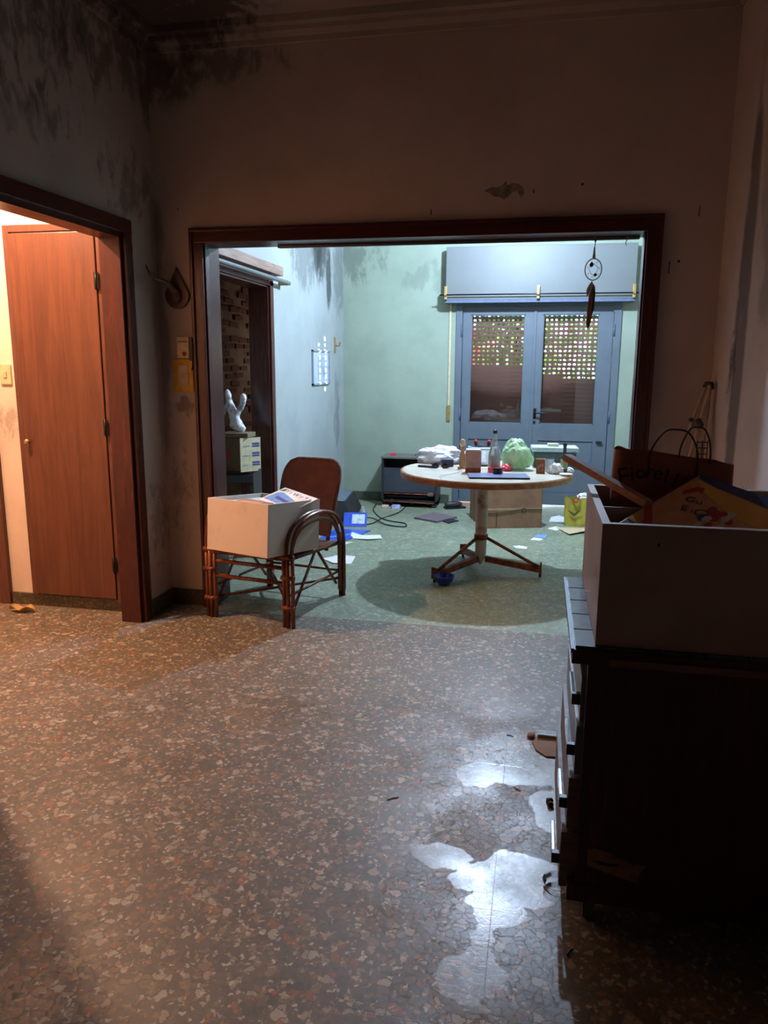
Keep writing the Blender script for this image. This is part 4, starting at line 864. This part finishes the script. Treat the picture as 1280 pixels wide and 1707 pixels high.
# loose floor tile slab
sl = MB().prism([(-1.174, 7.265), (-.926, 7.115), (-.76, 7.39), (-1.02, 7.554)], 0, .018, lambda u, v, w: (u+.97, v-7.33, w+.0005)).build('floor_slab', plain('mauve_slab', srgb(108, 96, 100), .6), None, (-.97, 7.33, 0)); tag(sl, 'loose mauve slab lying on the floor before the heater', 'slab')
o = MB().prism([(-.08, 0), (.02, -.12), (.10, .02), (.0, .1)], 0, .01, lambda u, v, w: (u, v, w)).build('dark_tile', M_navy, None, (-.83, 7.23, 0)); tag(o, 'small dark tile piece right of the mauve slab', 'tile')
cl2 = thing('dark_shoe', 'dark shoe on the floor by the foot of the double door', 'shoe', (-.83, 7.93, 0), (0, 0, .5)); MB().box(-.13, .10, -.045, .045, 0, .02, .008).build('sole', M_black, cl2); MB().blob((-.03, 0, .045), (.10, .04, .035), 3, .1, 2, 3, False).build('upper', M_dkgrey2, cl2)
# big cardboard box
kb = thing('cardboard_box', 'large brown cardboard box tied with string behind the table pole', 'box', (-.29, 7.32, 0), (0, 0, R(17)))
X2, Y2, Z2 = .285, .28, .40
mb = MB(); mb.box(-X2, X2, -Y2, -Y2+.006, 0, Z2); mb.box(-X2, X2, Y2-.006, Y2, 0, Z2); mb.box(-X2, -X2+.006, -Y2, Y2, 0, Z2); mb.box(X2-.006, X2, -Y2, Y2, 0, Z2); mb.box(-X2, X2, -Y2, Y2, 0, .006); mb.build('body', M_kraft, kb)
MB().box(-X2+.0, X2-.0, -Y2, -.01, Z2, Z2+.005).build('flap', M_kraft, kb); MB().box(-X2, X2, .01, Y2, Z2, Z2+.005).build('flap', M_kraft, kb); MB().box(-X2+.01, X2-.14, -Y2-.002, -Y2+.05, Z2-.028, Z2+.008).build('tape', M_kraft_tape, kb)
MB().box(-X2, X2, -Y2-.001, -Y2, .17, .19).build('crease', M_kraft_tape, kb)
MB().tube(smoothpath([(-X2, -Y2-.004, .15), (-.15, -Y2-.005, .145), (-.05, -Y2-.005, .16), (.1, -Y2-.005, .18), (X2, -Y2-.004, .175)], 4), .0035, 6).tube([(-.15, -Y2-.004, .02), (-.15, -Y2-.004, .16)], .003).tube(smoothpath([(.10, -Y2-.004, .14), (.095, -Y2-.006, .185), (.125, -Y2-.006, .185), (.12, -Y2-.004, .14)], 4), .003).build('string', M_darkstring, kb)
# yellow bag
yb = thing('yellow_bag', 'yellow bag with dark print and white contents by the double door', 'bag', (.43, 7.33, 0), (0, 0, R(4)))
mb = MB(); vs = []; fs = []; NN = 20; HH = 10
for j in range(HH+1):
    t = j/HH; hw = .15*(1+.05*math.sin(t*3)); hd = .075*(1-.3*t)
    for i in range(NN):
        a = 2*PI*i/NN; c_, s_ = math.cos(a), math.sin(a); sx = math.copysign(abs(c_)**.4, c_)*hw; sy = math.copysign(abs(s_)**.4, s_)*hd
        wob = .008*mnoise.noise(Vector((sx*14, sy*14, t*4))); vs.append((sx+wob, sy+wob*1.5, t*.27+(.012*math.sin(i*1.7) if j == HH else 0)))
for j in range(HH):
    for i in range(NN): fs.append((j*NN+i, j*NN+(i+1) % NN, (j+1)*NN+(i+1) % NN, (j+1)*NN+i))
fs.append(tuple(range(NN))[::-1]); mb.raw(vs, fs, True).build('body', M_yellowbag, yb)
MB().blob((.05, 0, .275), (.09, .05, .04), 8, .4, 3, 3, False, False).build('white_contents', M_whitecloth, yb)
MB().prism([(-.14, .17), (-.10, .145), (-.07, .13), (-.03, .16), (-.01, .165), (-.04, .13), (-.07, .10), (-.11, .13)], -.002, .002, lambda u, v, w: (u, -.083+w, v)).build('dark_print', plain('bag_print', srgb(86, 78, 40), .6), yb)
MB().tube(smoothpath([(-.10, -.07, .27), (-.06, -.085, .235), (-.04, -.08, .27), (-.03, -.07, .30)], 4), .008, 6).build('strap', M_inkred, yb)
floor_sheet('cardboard_piece', 'pale bent card on the floor before the yellow bag', 'card', [(.20, 7.16), (.31, 6.84), (.50, 7.02), (.55, 7.22)], M_creamplastic, .001, .003, (0, .012, .02, 0))
floor_sheet('paper_sheet', 'white sheet on the floor between carton and yellow bag', 'paper', [(.12, 7.10), (.20, 7.02), (.26, 7.14), (.20, 7.22)], M_paper, .0005, .002)
floor_sheet('folded_cloth', 'white and blue folded cloth by the double door sill', 'cloth', [(.14, 7.40), (.30, 7.36), (.34, 7.56), (.24, 7.66), (.16, 7.62)], M_whitecloth, .001, .012, (0, .01, 0, .01, 0))
floor_sheet('paper_scrap', 'white paper scrap on the floor behind the table pole', 'paper', [(-.17, 6.30), (-.14, 6.24), (-.06, 6.22), (-.05, 6.30), (-.12, 6.34)], M_paper)
floor_sheet('paper_scrap', 'white scrap touching the blue foil near the table', 'paper', [(-.03, 6.58), (.06, 6.56), (.08, 6.64), (0, 6.68)], M_paper)
floor_sheet('blue_foil', 'small blue foil scrap on the floor behind the table', 'scrap', [(.0, 6.70), (.10, 6.67), (.12, 6.80), (.03, 6.82)], M_lightblue)
# blue bowl
bw_ = thing('blue_bowl', 'small cobalt blue plastic bowl by the left table foot', 'bowl', (-.60, 5.05, 0)); MB().lathe([(.032, 0), (.036, .003), (.062, .035), (.072, .066), (.075, .068), (.069, .068), (.058, .036), (.03, .008), (.001, .008)], n=32, caps=False).build('bowl', M_bowlblue, bw_)

# ------------------------------------------------------------------ things in the far left doorway
stl = thing('dark_stool', 'dark wooden stool in the far left doorway under a carton', 'stool', (-2.33, 5.52, 0), (0, 0, R(30)))
MB().box(-.19, .13, -.13, .15, .60, .66, .005).build('seat', plain('dark_seat', srgb(50, 52, 56), .5), stl)
for x in (-.16, .10):
    for y in (-.10, .12): MB().box(x-.018, x+.018, y-.018, y+.018, 0, .60).build('leg', M_dresser, stl)
wp = MB().box(-.035, .035, -.012, .012, 0, .70, .003).build('white_board', M_box_white, None, (-2.14, 5.53, 0), (0, 0, R(38))); tag(wp, 'narrow white board standing below the carton in the doorway', 'board')
ct = thing('labelled_carton', 'carton with a cream label of blue lines in the far left doorway', 'carton', (-2.22, 5.41, .705), (0, 0, R(37.7)))
# local x along the label face direction is (cos..): face runs along local x' = (.61,.79)
ct.rotation_euler = (0, 0, math.atan2(.79, .61))
MB().box(0, .17, .0, .28, 0, .235, .003).build('body', plain('carton_brown', srgb(120, 104, 74), .8), ct)
lbp = MB().box(-.004, .175, -.004, 0, -.02, .24).build('label_sheet', M_cream, ct)
for i in range(3):
    MB().box(.10, .165, -.0052, -.004, .185-i*.072, .20-i*.072).box(.10, .165, -.0052, -.004, .168-i*.072, .18-i*.072).build('printed_bar', M_inkblue, ct); MB().box(.018, .075+.01*(i == 1)-.02*(i == 2), -.0052, -.004, .172-i*.072, .178-i*.072).build('printed_line', plain('grey_line%d' % i, srgb(150, 150, 160), .7), ct)
mb = MB().box(-.001, 0, .16, .22, .06, .14); mb.build('red_mark', M_inkred, ct)
# plaster figurine group (one continuous skinned mesh)
def skin(name, verts, edges, radii, mat, parent=None, sub=2):
    me = bpy.data.meshes.new(name); me.from_pydata(verts, edges, []); o = bpy.data.objects.new(name, me); C.objects.link(o)
    md = o.modifiers.new('skin', 'SKIN'); md.use_smooth_shade = True
    for i, r in enumerate(radii): me.skin_vertices[0].data[i].radius = (r, r)
    me.skin_vertices[0].data[0].use_root = True
    o.modifiers.new('sub', 'SUBSURF').levels = sub
    dg = bpy.context.evaluated_depsgraph_get(); m2 = bpy.data.meshes.new_from_object(o.evaluated_get(dg)); bpy.data.objects.remove(o)
    m2.materials.clear(); m2.materials.append(mat)
    for v in m2.vertices:
        v.co += Vector((mnoise.noise(v.co*40), mnoise.noise(v.co*40+Vector((9, 0, 0))), 0))*.006
    o = bpy.data.objects.new(name, m2); C.objects.link(o)
    for p in m2.polygons: p.use_smooth = True
    if parent: o.parent = parent
    return o
fg = thing('plaster_figurine', 'white plaster figurine with a raised arm on the labelled carton', 'figurine', (-2.30, 5.54, .945))
MB().box(-.10, .13, -.10, .07, 0, .035, .006).build('base', plain('figurine_base', srgb(120, 104, 84), .7), fg)
skin('figure', [(0, 0, .10), (-.02, 0, .17), (-.045, 0, .235), (-.055, 0, .28), (-.06, 0, .325), (-.07, 0, .365), (.03, 0, .06), (.07, .0, .045), (-.02, 0, .05), (-.09, .01, .22), (-.11, 0, .16), (.02, 0, .19), (.055, 0, .24), (.065, 0, .30), (.062, 0, .335)],
     [(0, 1), (1, 2), (2, 3), (3, 4), (4, 5), (0, 6), (6, 7), (0, 8), (2, 9), (9, 10), (1, 11), (11, 12), (12, 13), (13, 14)],
     [.048, .038, .036, .018, .030, .014, .042, .028, .045, .018, .014, .022, .022, .026, .018], M_plaster_fig, fg)

# ------------------------------------------------------------------ wall ornaments near the opening
hn = thing('horn_trophy', 'dark teardrop wooden shield with a curved horn on the left', 'trophy', (-2.11, YB, 1.92))
pts_ = []
for i in range(40):
    a = 2*PI*i/40; z_ = math.cos(a); x = math.sin(a)*(.075 if z_ < 0 else .075*(1-z_)**.8*1.0+.0)
    pts_.append((x, .15*z_ if z_ > 0 else .085*z_-.0))
MB().prism([(u, v-.02) for u, v in pts_], 0, .022, lambda u, v, w: (u, -w, v)).build('shield', M_horn_wood, hn)
MB().blob((0, -.03, -.03), (.032, .025, .045), 4, .15, 2, 3, False).build('mount', M_horn, hn)
MB().tube(smoothpath([(0, -.045, -.01), (-.02, -.09, .03), (-.04, -.15, .045), (-.05, -.19, .05), (-.065, -.22, .085), (-.075, -.23, .12)], 5), [.020-.017*i/25 for i in range(26)], 10).build('horn', M_horn, hn)
th_ = thing('thermostat', 'cream wall thermostat with a dark side above the yellow socket', 'thermostat', (-2.067, YB, 1.592))
MB().box(-.046, .03, -.045, 0, -.062, .062, .004).build('body', M_creamplastic, th_); MB().box(.030, .052, -.045, 0, -.075, .055, .003).build('side_cover', M_dkgrey2, th_); MB().box(-.035, .02, -.047, -.044, .032, .038).tube([(0, -.05, -.035), (0, -.044, -.035)], .013).build('dial', M_rust, th_)
MB().tube(smoothpath([(.04, -.02, -.07), (.042, -.02, -.10), (.03, -.015, -.13)], 4), .006).build('cable', M_black, th_)
sk = thing('wall_socket', 'yellow framed wall socket plate with a pale insert', 'socket', (-2.093, YB, 1.43))
MB().box(-.068, .062, -.014, 0, -.098, .098, .006).build('plate', M_yellow, sk); MB().box(-.032, .032, -.02, -.013, -.062, .062, .003).build('insert', plain('pale_insert', srgb(206, 176, 150), .5), sk)
for z_ in (-.03, .03):
    MB().tube([(0, -.0215, z_), (0, -.0195, z_)], .014).build('outlet', M_creamplastic, sk)
# dreamcatcher
dc = thing('dreamcatcher', 'small hoop dreamcatcher with beads and long brown feathers', 'dreamcatcher', (.255, 4.42, OZ))
MB().tube([(0, 0, 0), (0, 0, -.03), (-.003, 0, -.08), (-.003, 0, -.115)], .0025, 6).build('cord', M_string, dc); MB().tube([(-.003, 0, -.055), (-.003, 0, -.115)], [.004, .009], 8).build('tassel', M_feather_w, dc)
MB().blob((0, 0, -.022), (.006, .006, .007), 1, 0, 1, 2, False).build('bead', M_black, dc)
hp = [( -.003+.044*math.cos(2*PI*i/36), 0, -.170+.056*math.sin(2*PI*i/36)) for i in range(36)]
MB().tube(hp, .0026, 6, closed=True).build('hoop', M_blackmetal, dc)
mb = MB()
for i in range(0, 36, 5): mb.tube([hp[i], hp[(i+13) % 36]], .0008, 4)
mb.build('web', M_string, dc)
MB().blob((-.014, 0, -.145), (.011, .006, .013), 1, .1, 1, 2, False).build('bead', M_black, dc); MB().blob((.008, 0, -.198), (.009, .006, .009), 1, .1, 1, 2, False).build('bead', M_black, dc)
MB().prism([(-.03, -.31), (-.034, -.28), (-.022, -.25), (-.005, -.228), (.0, -.25), (-.01, -.28), (-.022, -.305)], -.002, .002, lambda u, v, w: (u, w, v)).build('feather', M_feather_w, dc)
MB().prism([(-.016, -.49), (-.026, -.46), (-.024, -.38), (-.018, -.30), (-.006, -.27), (.002, -.24), (.012, -.27), (.010, -.34), (.004, -.42), (-.006, -.47)], -.002, .002, lambda u, v, w: (u, w, v)).build('feather', M_feather, dc)
MB().prism([(.0, -.42), (.004, -.30), (.010, -.25), (.015, -.30), (.012, -.38)], -.005, -.003, lambda u, v, w: (u, w, v)).build('feather', plain('dark_feather', srgb(50, 34, 32), .8), dc)
hk2 = MB().tube([(0, 0, 0), (0, 0, -.02), (-.008, 0, -.032), (-.004, 0, -.05)], .0022, 6).build('white_hook', M_string, None, (.42, 4.42, OZ)); tag(hk2, 'tiny white hook under the lintel right of the dreamcatcher', 'hook')

# ------------------------------------------------------------------ dresser on the right
ds = thing('dresser', 'dark brown dresser with slate tiled top by the right wall', 'dresser', (.5, 2.21, 0))
ox, oy = .5, 2.21
def db_(name, mat, x0, x1, y0, y1, z0, z1, bev=0., parent=None): return bx(name, mat, x0-ox, x1-ox, y0-oy, y1-oy, z0, z1, parent or ds, bev)
YN, YFD = 1.885, 2.545
db_('side_panel', M_dresser, .150, .82, YN, YN+.022, .075, .755); db_('side_panel', M_dresser, .150, .82, YFD-.02, YFD, .075, .755)
db_('back_panel', M_dresser, .80, .82, YN+.022, YFD-.02, .075, .755); db_('bottom_panel', M_dresser, .15, .82, YN+.02, YFD-.02, .09, .11)
db_('plinth', M_dresser, .128, .82, YN-.005, YN+.02, .075, .125, .002); db_('plinth', M_dresser, .13, .15, YN+.02, YFD, .075, .125)
tp = db_('top', M_dresser, .108, .84, YN-.008, YFD+.005, .755, .793, .003)
db_('top_edge', M_dresser_lt, .20, .84, YN-.013, YN-.008, .757, .775, 0)
db_('metal_edge', plain('pale_metal_edge', srgb(130, 138, 156), .25, .6), .105, .113, YN-.01, YFD+.006, .785, .797)
# slate tiles on top: each a piece
for i in range(7):
    for j in range(5):
        x0 = .1155+i*.1035; y0 = YN+.0+j*.132
        o = MB().box(-.0495, .0495, -.063, .063, 0, .008, .001).build('tile', M_topslate, tp) if (i, j) == (0, 0) else None
        if o: tile_me = o.data
        else: o = bpy.data.objects.new('tile', tile_me); C.objects.link(o); o.parent = tp
        o.location = (x0+.0505-ox, y0+.066-oy, .7925)
# drawers in the left face
zz = .705; tops = []
for k_, (h_, pr_) in enumerate(((.125, .012), (.14, .018), (.15, .030), (.165, .042))):
    z1_ = zz; z0_ = zz-h_; zz = z0_-.012
    dw = db_('drawer', M_dresser_lt if k_ > 1 else plain('drawer_grey%d' % k_, srgb(104, 104, 112), .35), .150-pr_, .158, YN+.03, YFD-.03, z0_, z1_, .002)
    db_('drawer_box', M_dresser, .158, .6, YN+.05, YFD-.05, z0_+.01, z1_-.03)
    zc = (z0_+z1_)/2
    bx('handle', M_black, .150-pr_-.022-ox, .150-pr_-ox, YN+.035-oy, YN+.055-oy, zc-.018, zc+.012, dw, .002); bx('handle', M_steel, .150-pr_-.022-ox, .150-pr_-.012-ox, YN+.05-oy, YN+.20-oy, zc-.012, zc+.008, dw, .002)
# torn veneer patch with a dark crescent near the bottom of the side panel
pv = MB().prism([(.178, .235), (.178, .185), (.25, .165), (.313, .150), (.312, .178), (.330, .205), (.300, .208), (.297, .20), (.28, .21), (.262, .218), (.25, .215), (.245, .228), (.20, .238)], 0, .0016, lambda u, v, w: (u-ox, YN-w-.0002-oy, v)).build('torn_veneer', M_pale_wood, ds)
MB().prism([(.19, .20), (.21, .192), (.235, .19), (.255, .194), (.262, .20), (.235, .199), (.21, .203)], .0018, .0026, lambda u, v, w: (u-ox, YN-w-oy, v)).build('crescent_hole', M_black, pv)
MB().box(.215-ox, .216-ox, YN-.001-oy, YN-oy, .33, .43).build('scratch', M_dresser_lt, ds)
for x, y in ((.19, 1.935), (.78, 1.935), (.19, 2.49), (.78, 2.49)):
    cs = MB().tube([(x-ox-.014, y-oy, .034), (x-ox+.014, y-oy, .034)], .034, 18).build('caster', M_rubber, ds); MB().box(x-ox-.022, x-ox+.022, y-oy-.015, y-oy+.015, .05, .075).box(x-ox+.016, x-ox+.02, y-oy-.012, y-oy+.012, .03, .06).box(x-ox-.02, x-ox-.016, y-oy-.012, y-oy+.012, .03, .06).build('fork', M_steel, cs)
# white open box on the dresser
wbx = open_box('white_box', 'open white melamine box with a divider on top of the dresser', (.165, 1.90, .801), (0, 0, 0), -.60, .65, .316, .020, .31, (M_mela2, M_mela_in))
EB = MB(); EB.box(0, .6, 0, .02, .316, .3172).box(0, .6, .63, .65, .316, .3172).box(0, .02, .02, .63, .316, .3172).box(.58, .6, .02, .63, .316, .3172); EB.build('white_edge_band', M_mela, wbx)
MB().blob((.43, -.0005, .175), (.004, .0012, .003), 1, .2, 2, 2, False).blob((.135, -.0005, .27), (.003, .0012, .005), 1, .2, 2, 2, False).build('chip', M_dresser, wbx)
# paper bag
pb = thing('paper_bag', 'brown paper bag lettered Fiorella standing in the dresser box', 'bag', (.41, 2.46, .815))
vs = []; fs = []; NN = 40; HH = 8
for j in range(HH+1):
    t = j/HH
    for i in range(NN):
        a = 2*PI*i/NN; c_, s_ = math.cos(a), math.sin(a); k1 = .45
        sx = math.copysign(abs(c_)**k1, c_)*.175; sy = math.copysign(abs(s_)**k1, s_)*(.055*(1+.1*t))
        sy += .012*t*mnoise.noise(Vector((sx*16, 1, t*3))); sx += .01*t*mnoise.noise(Vector((sx*8, 4, t*3)))
        vs.append((sx, sy, t*(.425-.07*(sx+.1)*1.6)+(.010*mnoise.noise(Vector((sx*22, sy*22, 3))) if j == HH else 0)))
for j in range(HH):
    for i in range(NN): fs.append((j*NN+i, j*NN+(i+1) % NN, (j+1)*NN+(i+1) % NN, (j+1)*NN+i))
fs.append(tuple(range(NN))[::-1]); pbb = MB().raw(vs, fs, True).build('bag_body', M_brownbag, pb)
for (x0, x1, y, zt) in ((-.075, .06, -.06, .50), (.03, .12, .058, .50)):
    MB().tube(smoothpath([(x0, y, .36), (x0, y, .43), (x0+(x1-x0)*.25, y, zt-.01), ((x0+x1)/2, y, zt), (x1-(x1-x0)*.2, y, zt-.012), (x1, y, .43), (x1, y, .35)], 5), .0028, 6).build('handle', M_darkstring, pb)
word = 'Fiorella'
for i, c_ in enumerate(word):
    a = i/(len(word)-1); x = -.150+.175*a; z_ = .350+.03*math.sin(a*PI)-.02*a
    text_mesh('letter', c_, .062 if i else .08, plain('bag_ink', srgb(40, 22, 16), .7) if i == 0 else MATS['bag_ink'], pb, Matrix.Translation((x, -.068, z_)) @ Matrix.Rotation(R(10-26*a)*-1 if False else R(12-34*a), 4, 'Y').inverted() @ Matrix.Rotation(R(90), 4, 'X'), .001)
MB().prism([(-.045, .20), (-.048, .26), (-.035, .285), (-.022, .26), (-.024, .20)], 0, .0015, lambda u, v, w: (u, -.0665-w, v)).build('green_print', M_inkgreen, pb); MB().prism([(.03, .20), (.035, .245), (.05, .27), (.058, .24), (.05, .20)], 0, .0015, lambda u, v, w: (u, -.0665-w, v)).build('green_print', M_inkgreen, pb)
MB().prism([(-.015, .19), (-.01, .26), (.01, .28), (.028, .25), (.024, .19)], 0, .0012, lambda u, v, w: (u, -.0665-w, v)).build('pink_print', plain('faded_rose', srgb(140, 60, 56), .7), pb)
# batten stick
sk_ = MB(); T = basis((.095, 2.55, 1.205), (.36, -.52, -.148), (0, 0, 1)); sk_.box(0, .40, -.011, .011, -.014, .014, .002, mat=T)
o = sk_.build('wooden_batten', M_stick); tag(o, 'pinkish wooden batten sticking out over the left edge of the dresser box', 'batten')
# game box lid
T = basis((.243, 2.15, 1.082), (.173, -.15, -.046), (.227, .25, .103))
gm = thing('game_box', 'yellow and blue game box lid tilted in the dresser box', 'game box'); gm.matrix_world = T @ Matrix.Translation((0, 0, 0))
MB().box(0, .295, -.06, .353, -.035, -.0005, .002).build('lid', M_gamepeach, gm)
GS = lambda u, v: (min(max(u*.70, 0), .295), v*1.26)
def gp(nm, mat, poly, z_=.0):
    poly = [GS(a, b) for a, b in poly]; return MB().prism(poly, z_-.0003, z_+.0005, lambda u, v, w: (u, v, w)).build(nm, mat, gm)
gp('blue_border', M_gameblue, [(.02, .262), (.0, .28), (.42, .28), (.42, .235), (.22, .245), (.10, .25)])
gp('yellow_field', M_gamey, [(.015, .258), (.12, .245), (.25, .24), (.42, .228), (.42, .15), (.28, .16), (.18, .19), (.09, .215)])
gp('red_stripe', M_gamered, [(-.01, .07), (.005, .095), (.08, .04), (.12, .0), (.085, .0), (.04, .04)])
gp('yellow_corner', M_gamey, [(-.06, .01), (-.05, .07), (.0, .06), (.06, .005)], -.0001)
gp('blue_blob', M_gameblue, [(.10, .0), (.095, .02), (.12, .03), (.15, .02), (.16, .0)], .0004)
gp('red_swoosh', M_gamered, [(.03, .19), (.055, .225), (.085, .23), (.10, .205), (.08, .21), (.06, .195), (.045, .175)], .0002)
for (x, y, r_, mt, t_) in ((.095, .165, .014, M_gameblue, 'G'), (.13, .17, .014, M_gameblue, 'u'), (.115, .125, .013, M_gameblue, 'E'), (.15, .125, .010, M_gameblue, 'l'), (.185, .13, .018, M_gameblue, 'O')):
    text_mesh('title_letter', t_, r_*3.0, mt, gm, Matrix.Translation((x*.70, y*1.26, .0006)) @ Matrix.Rotation(R(20), 4, 'Z'), .0003)
for i in range(16):
    x = .19+random.random()*.12; y = .07+random.random()*.09; s_ = .008+random.random()*.014; mt = random.choice((M_gamered, M_gamewhite, M_gamewhite, M_gamered, M_gameblue))
    gp('picture_spot', mt, [(x+s_*math.cos(a)*(1+.4*random.random()), y+s_*math.sin(a)) for a in [2*PI*k/7 for k in range(7)]], .0003+.00005*i)
gp('red_field', M_gamered, [(.26, .02), (.27, .07), (.38, .10), (.42, .06), (.42, .0), (.3, .0)], .0002)
# cream folded stand against the right corner
rk = thing('folding_rack', 'cream tubular folding rack leaning in the right corner', 'rack', (.70, 4.12, 0))
def rp(name, pts, r, mat): return MB().tube([(a-.70, b-4.12, c) for a, b, c in pts], r, 10).build(name, mat, rk)
rp('tube_leg', [(.822, 4.15, 1.40), (.735, 4.10, 1.12), (.40, 3.98, .0)], .009, M_polewhite); rp('tube_leg', [(.845, 4.13, 1.405), (.775, 4.07, 1.12), (.52, 3.90, .0)], .0115, M_polewhite)
rp('tube_leg', [(.845, 4.13, 1.40), (.80, 4.20, .0)], .006, M_polewhite); rp('top_bar', [(.815, 4.15, 1.40), (.823, 4.14, 1.418), (.845, 4.12, 1.418), (.85, 4.11, 1.39)], .010, M_dkgrey2)
rp('clamp', [(.78, 4.085, 1.235), (.80, 4.07, 1.20)], .02, M_rubber); rp('clamp', [(.757, 4.11, 1.235), (.757, 4.09, 1.235)], .012, M_rubber)
mb = MB()
for z_ in (1.0, 1.03, 1.06, 1.09, 1.12): mb.tube([(.80-.70, .0, z_), (.85-.70, .0, z_)], .003, 6)
mb.tube([(.10, 0, .96), (.10, 0, 1.13)], .003, 6).tube([(.125, 0, .96), (.125, 0, 1.13)], .003, 6).tube([(.15, 0, .96), (.15, 0, 1.13)], .003, 6).build('wire_grid', M_rubber, rk)
# towel hook black bit right of the opening
o = MB().box(-.03, .03, -.03, 0, 0, .018, .003).build('black_shelf', M_black, None, (.62, YF-.0, .71)); tag(o, 'small black bracket on the far wall right of the double door', 'bracket')

# ------------------------------------------------------------------ debris on the near floor
pk = thing('torn_package', 'torn cardboard blister pack on the floor beside the dresser', 'package', (.085, 2.87, 0))
MB().prism([(-.055, .02), (-.04, -.04), (.0, -.085), (.10, -.075), (.12, .08), (-.03, .09)], .002, .006, lambda u, v, w: (u, v, w)).build('card', M_kraft, pk)
MB().prism([(-.035, .06), (-.035, .10), (.10, .10), (.10, .06)], .006, .022, lambda u, v, w: (u, v, w)).build('blister', M_plasticclear, pk); MB().blob((-.06, .07, .008), (.016, .02, .010), 2, .3, 2, 2).build('torn_flap', M_pale_wood, pk)
o = MB().blob((0, 0, .008), (.012, .010, .012), 3, .3, 2, 2).blob((.002, -.024, .008), (.011, .012, .011), 4, .3, 2, 2).build('dried_seed', M_dresser, None, (.095, 2.47, 0)); tag(o, 'dark dried seed pod on the floor left of the dresser', 'seed')
cp = thing('clear_container', 'broken clear plastic container on the floor by the dresser wheel', 'container', (.108, 2.03, 0), (R(6), 0, 0)); MB().lathe([(.03, .004), (.034, .006), (.036, .02), (.040, .022), (.038, .024)], n=20, caps=False).build('shell', M_plasticclear, cp); MB().tube(smoothpath([(-.035, -.01, .004), (-.01, -.04, .003), (.03, -.045, .003)], 4), .002, 5).build('edge', M_dresser, cp)
def twig(label, x, y, l, rz, r=.0022):
    o = MB().tube([(-l/2, 0, r), (0, .002, r*1.3), (l/2, 0, r)], [r*.7, r, r*.6], 6).build('twig', M_dresser, None, (x, y, 0), (0, 0, rz)); tag(o, label, 'twig')
twig('short dark twig in the middle of the near floor', -.445, 2.377, .045, R(35)); twig('dark twig at the right floor beside the dresser shadow', .14, 1.775, .03, R(55), .004); twig('thin curved twig left of the dried seed pod', -.02, 2.53, .035, R(-40)); twig('tiny dark twig on the floor before the dresser top', -.06, 2.93, .03, R(-15))
lfv = MB(); vs = []; fs = []
for i in range(9):
    for j in range(5): vs.append(((i/8-.5)*.16, (j/4-.5)*.07*math.sin(PI*(i+.6)/9.2), .012+.012*math.sin(i*1.3)+.012*abs(j-2)))
for i in range(8):
    for j in range(4): fs.append((i*5+j, i*5+j+1, (i+1)*5+j+1, (i+1)*5+j))
o = lfv.raw(vs, fs, True).build('dry_leaf', M_leafdry, None, (-3.05, 3.90, -.004), (0, 0, .1)); tag(o, 'curled dry leaf on the corridor floor before the closet', 'leaf')

# repeats share a group
for base, g in (('twig', 'twigs on the near floor'), ('paper_sheet', 'loose sheets on the far floor'), ('paper_scrap', 'paper scraps on the far floor'), ('crumpled_tissue', 'crumpled tissues on the table'), ('magazine', 'magazines in and behind the chair'), ('white_box', 'open white melamine boxes'), ('garden_tree', 'trees behind the shutter'), ('ceiling_lamp', 'bare bulbs on the ceilings')):
    for o in C.objects:
        if o.parent is None and o.name.split('.')[0] == base and 'label' in o: o['group'] = g
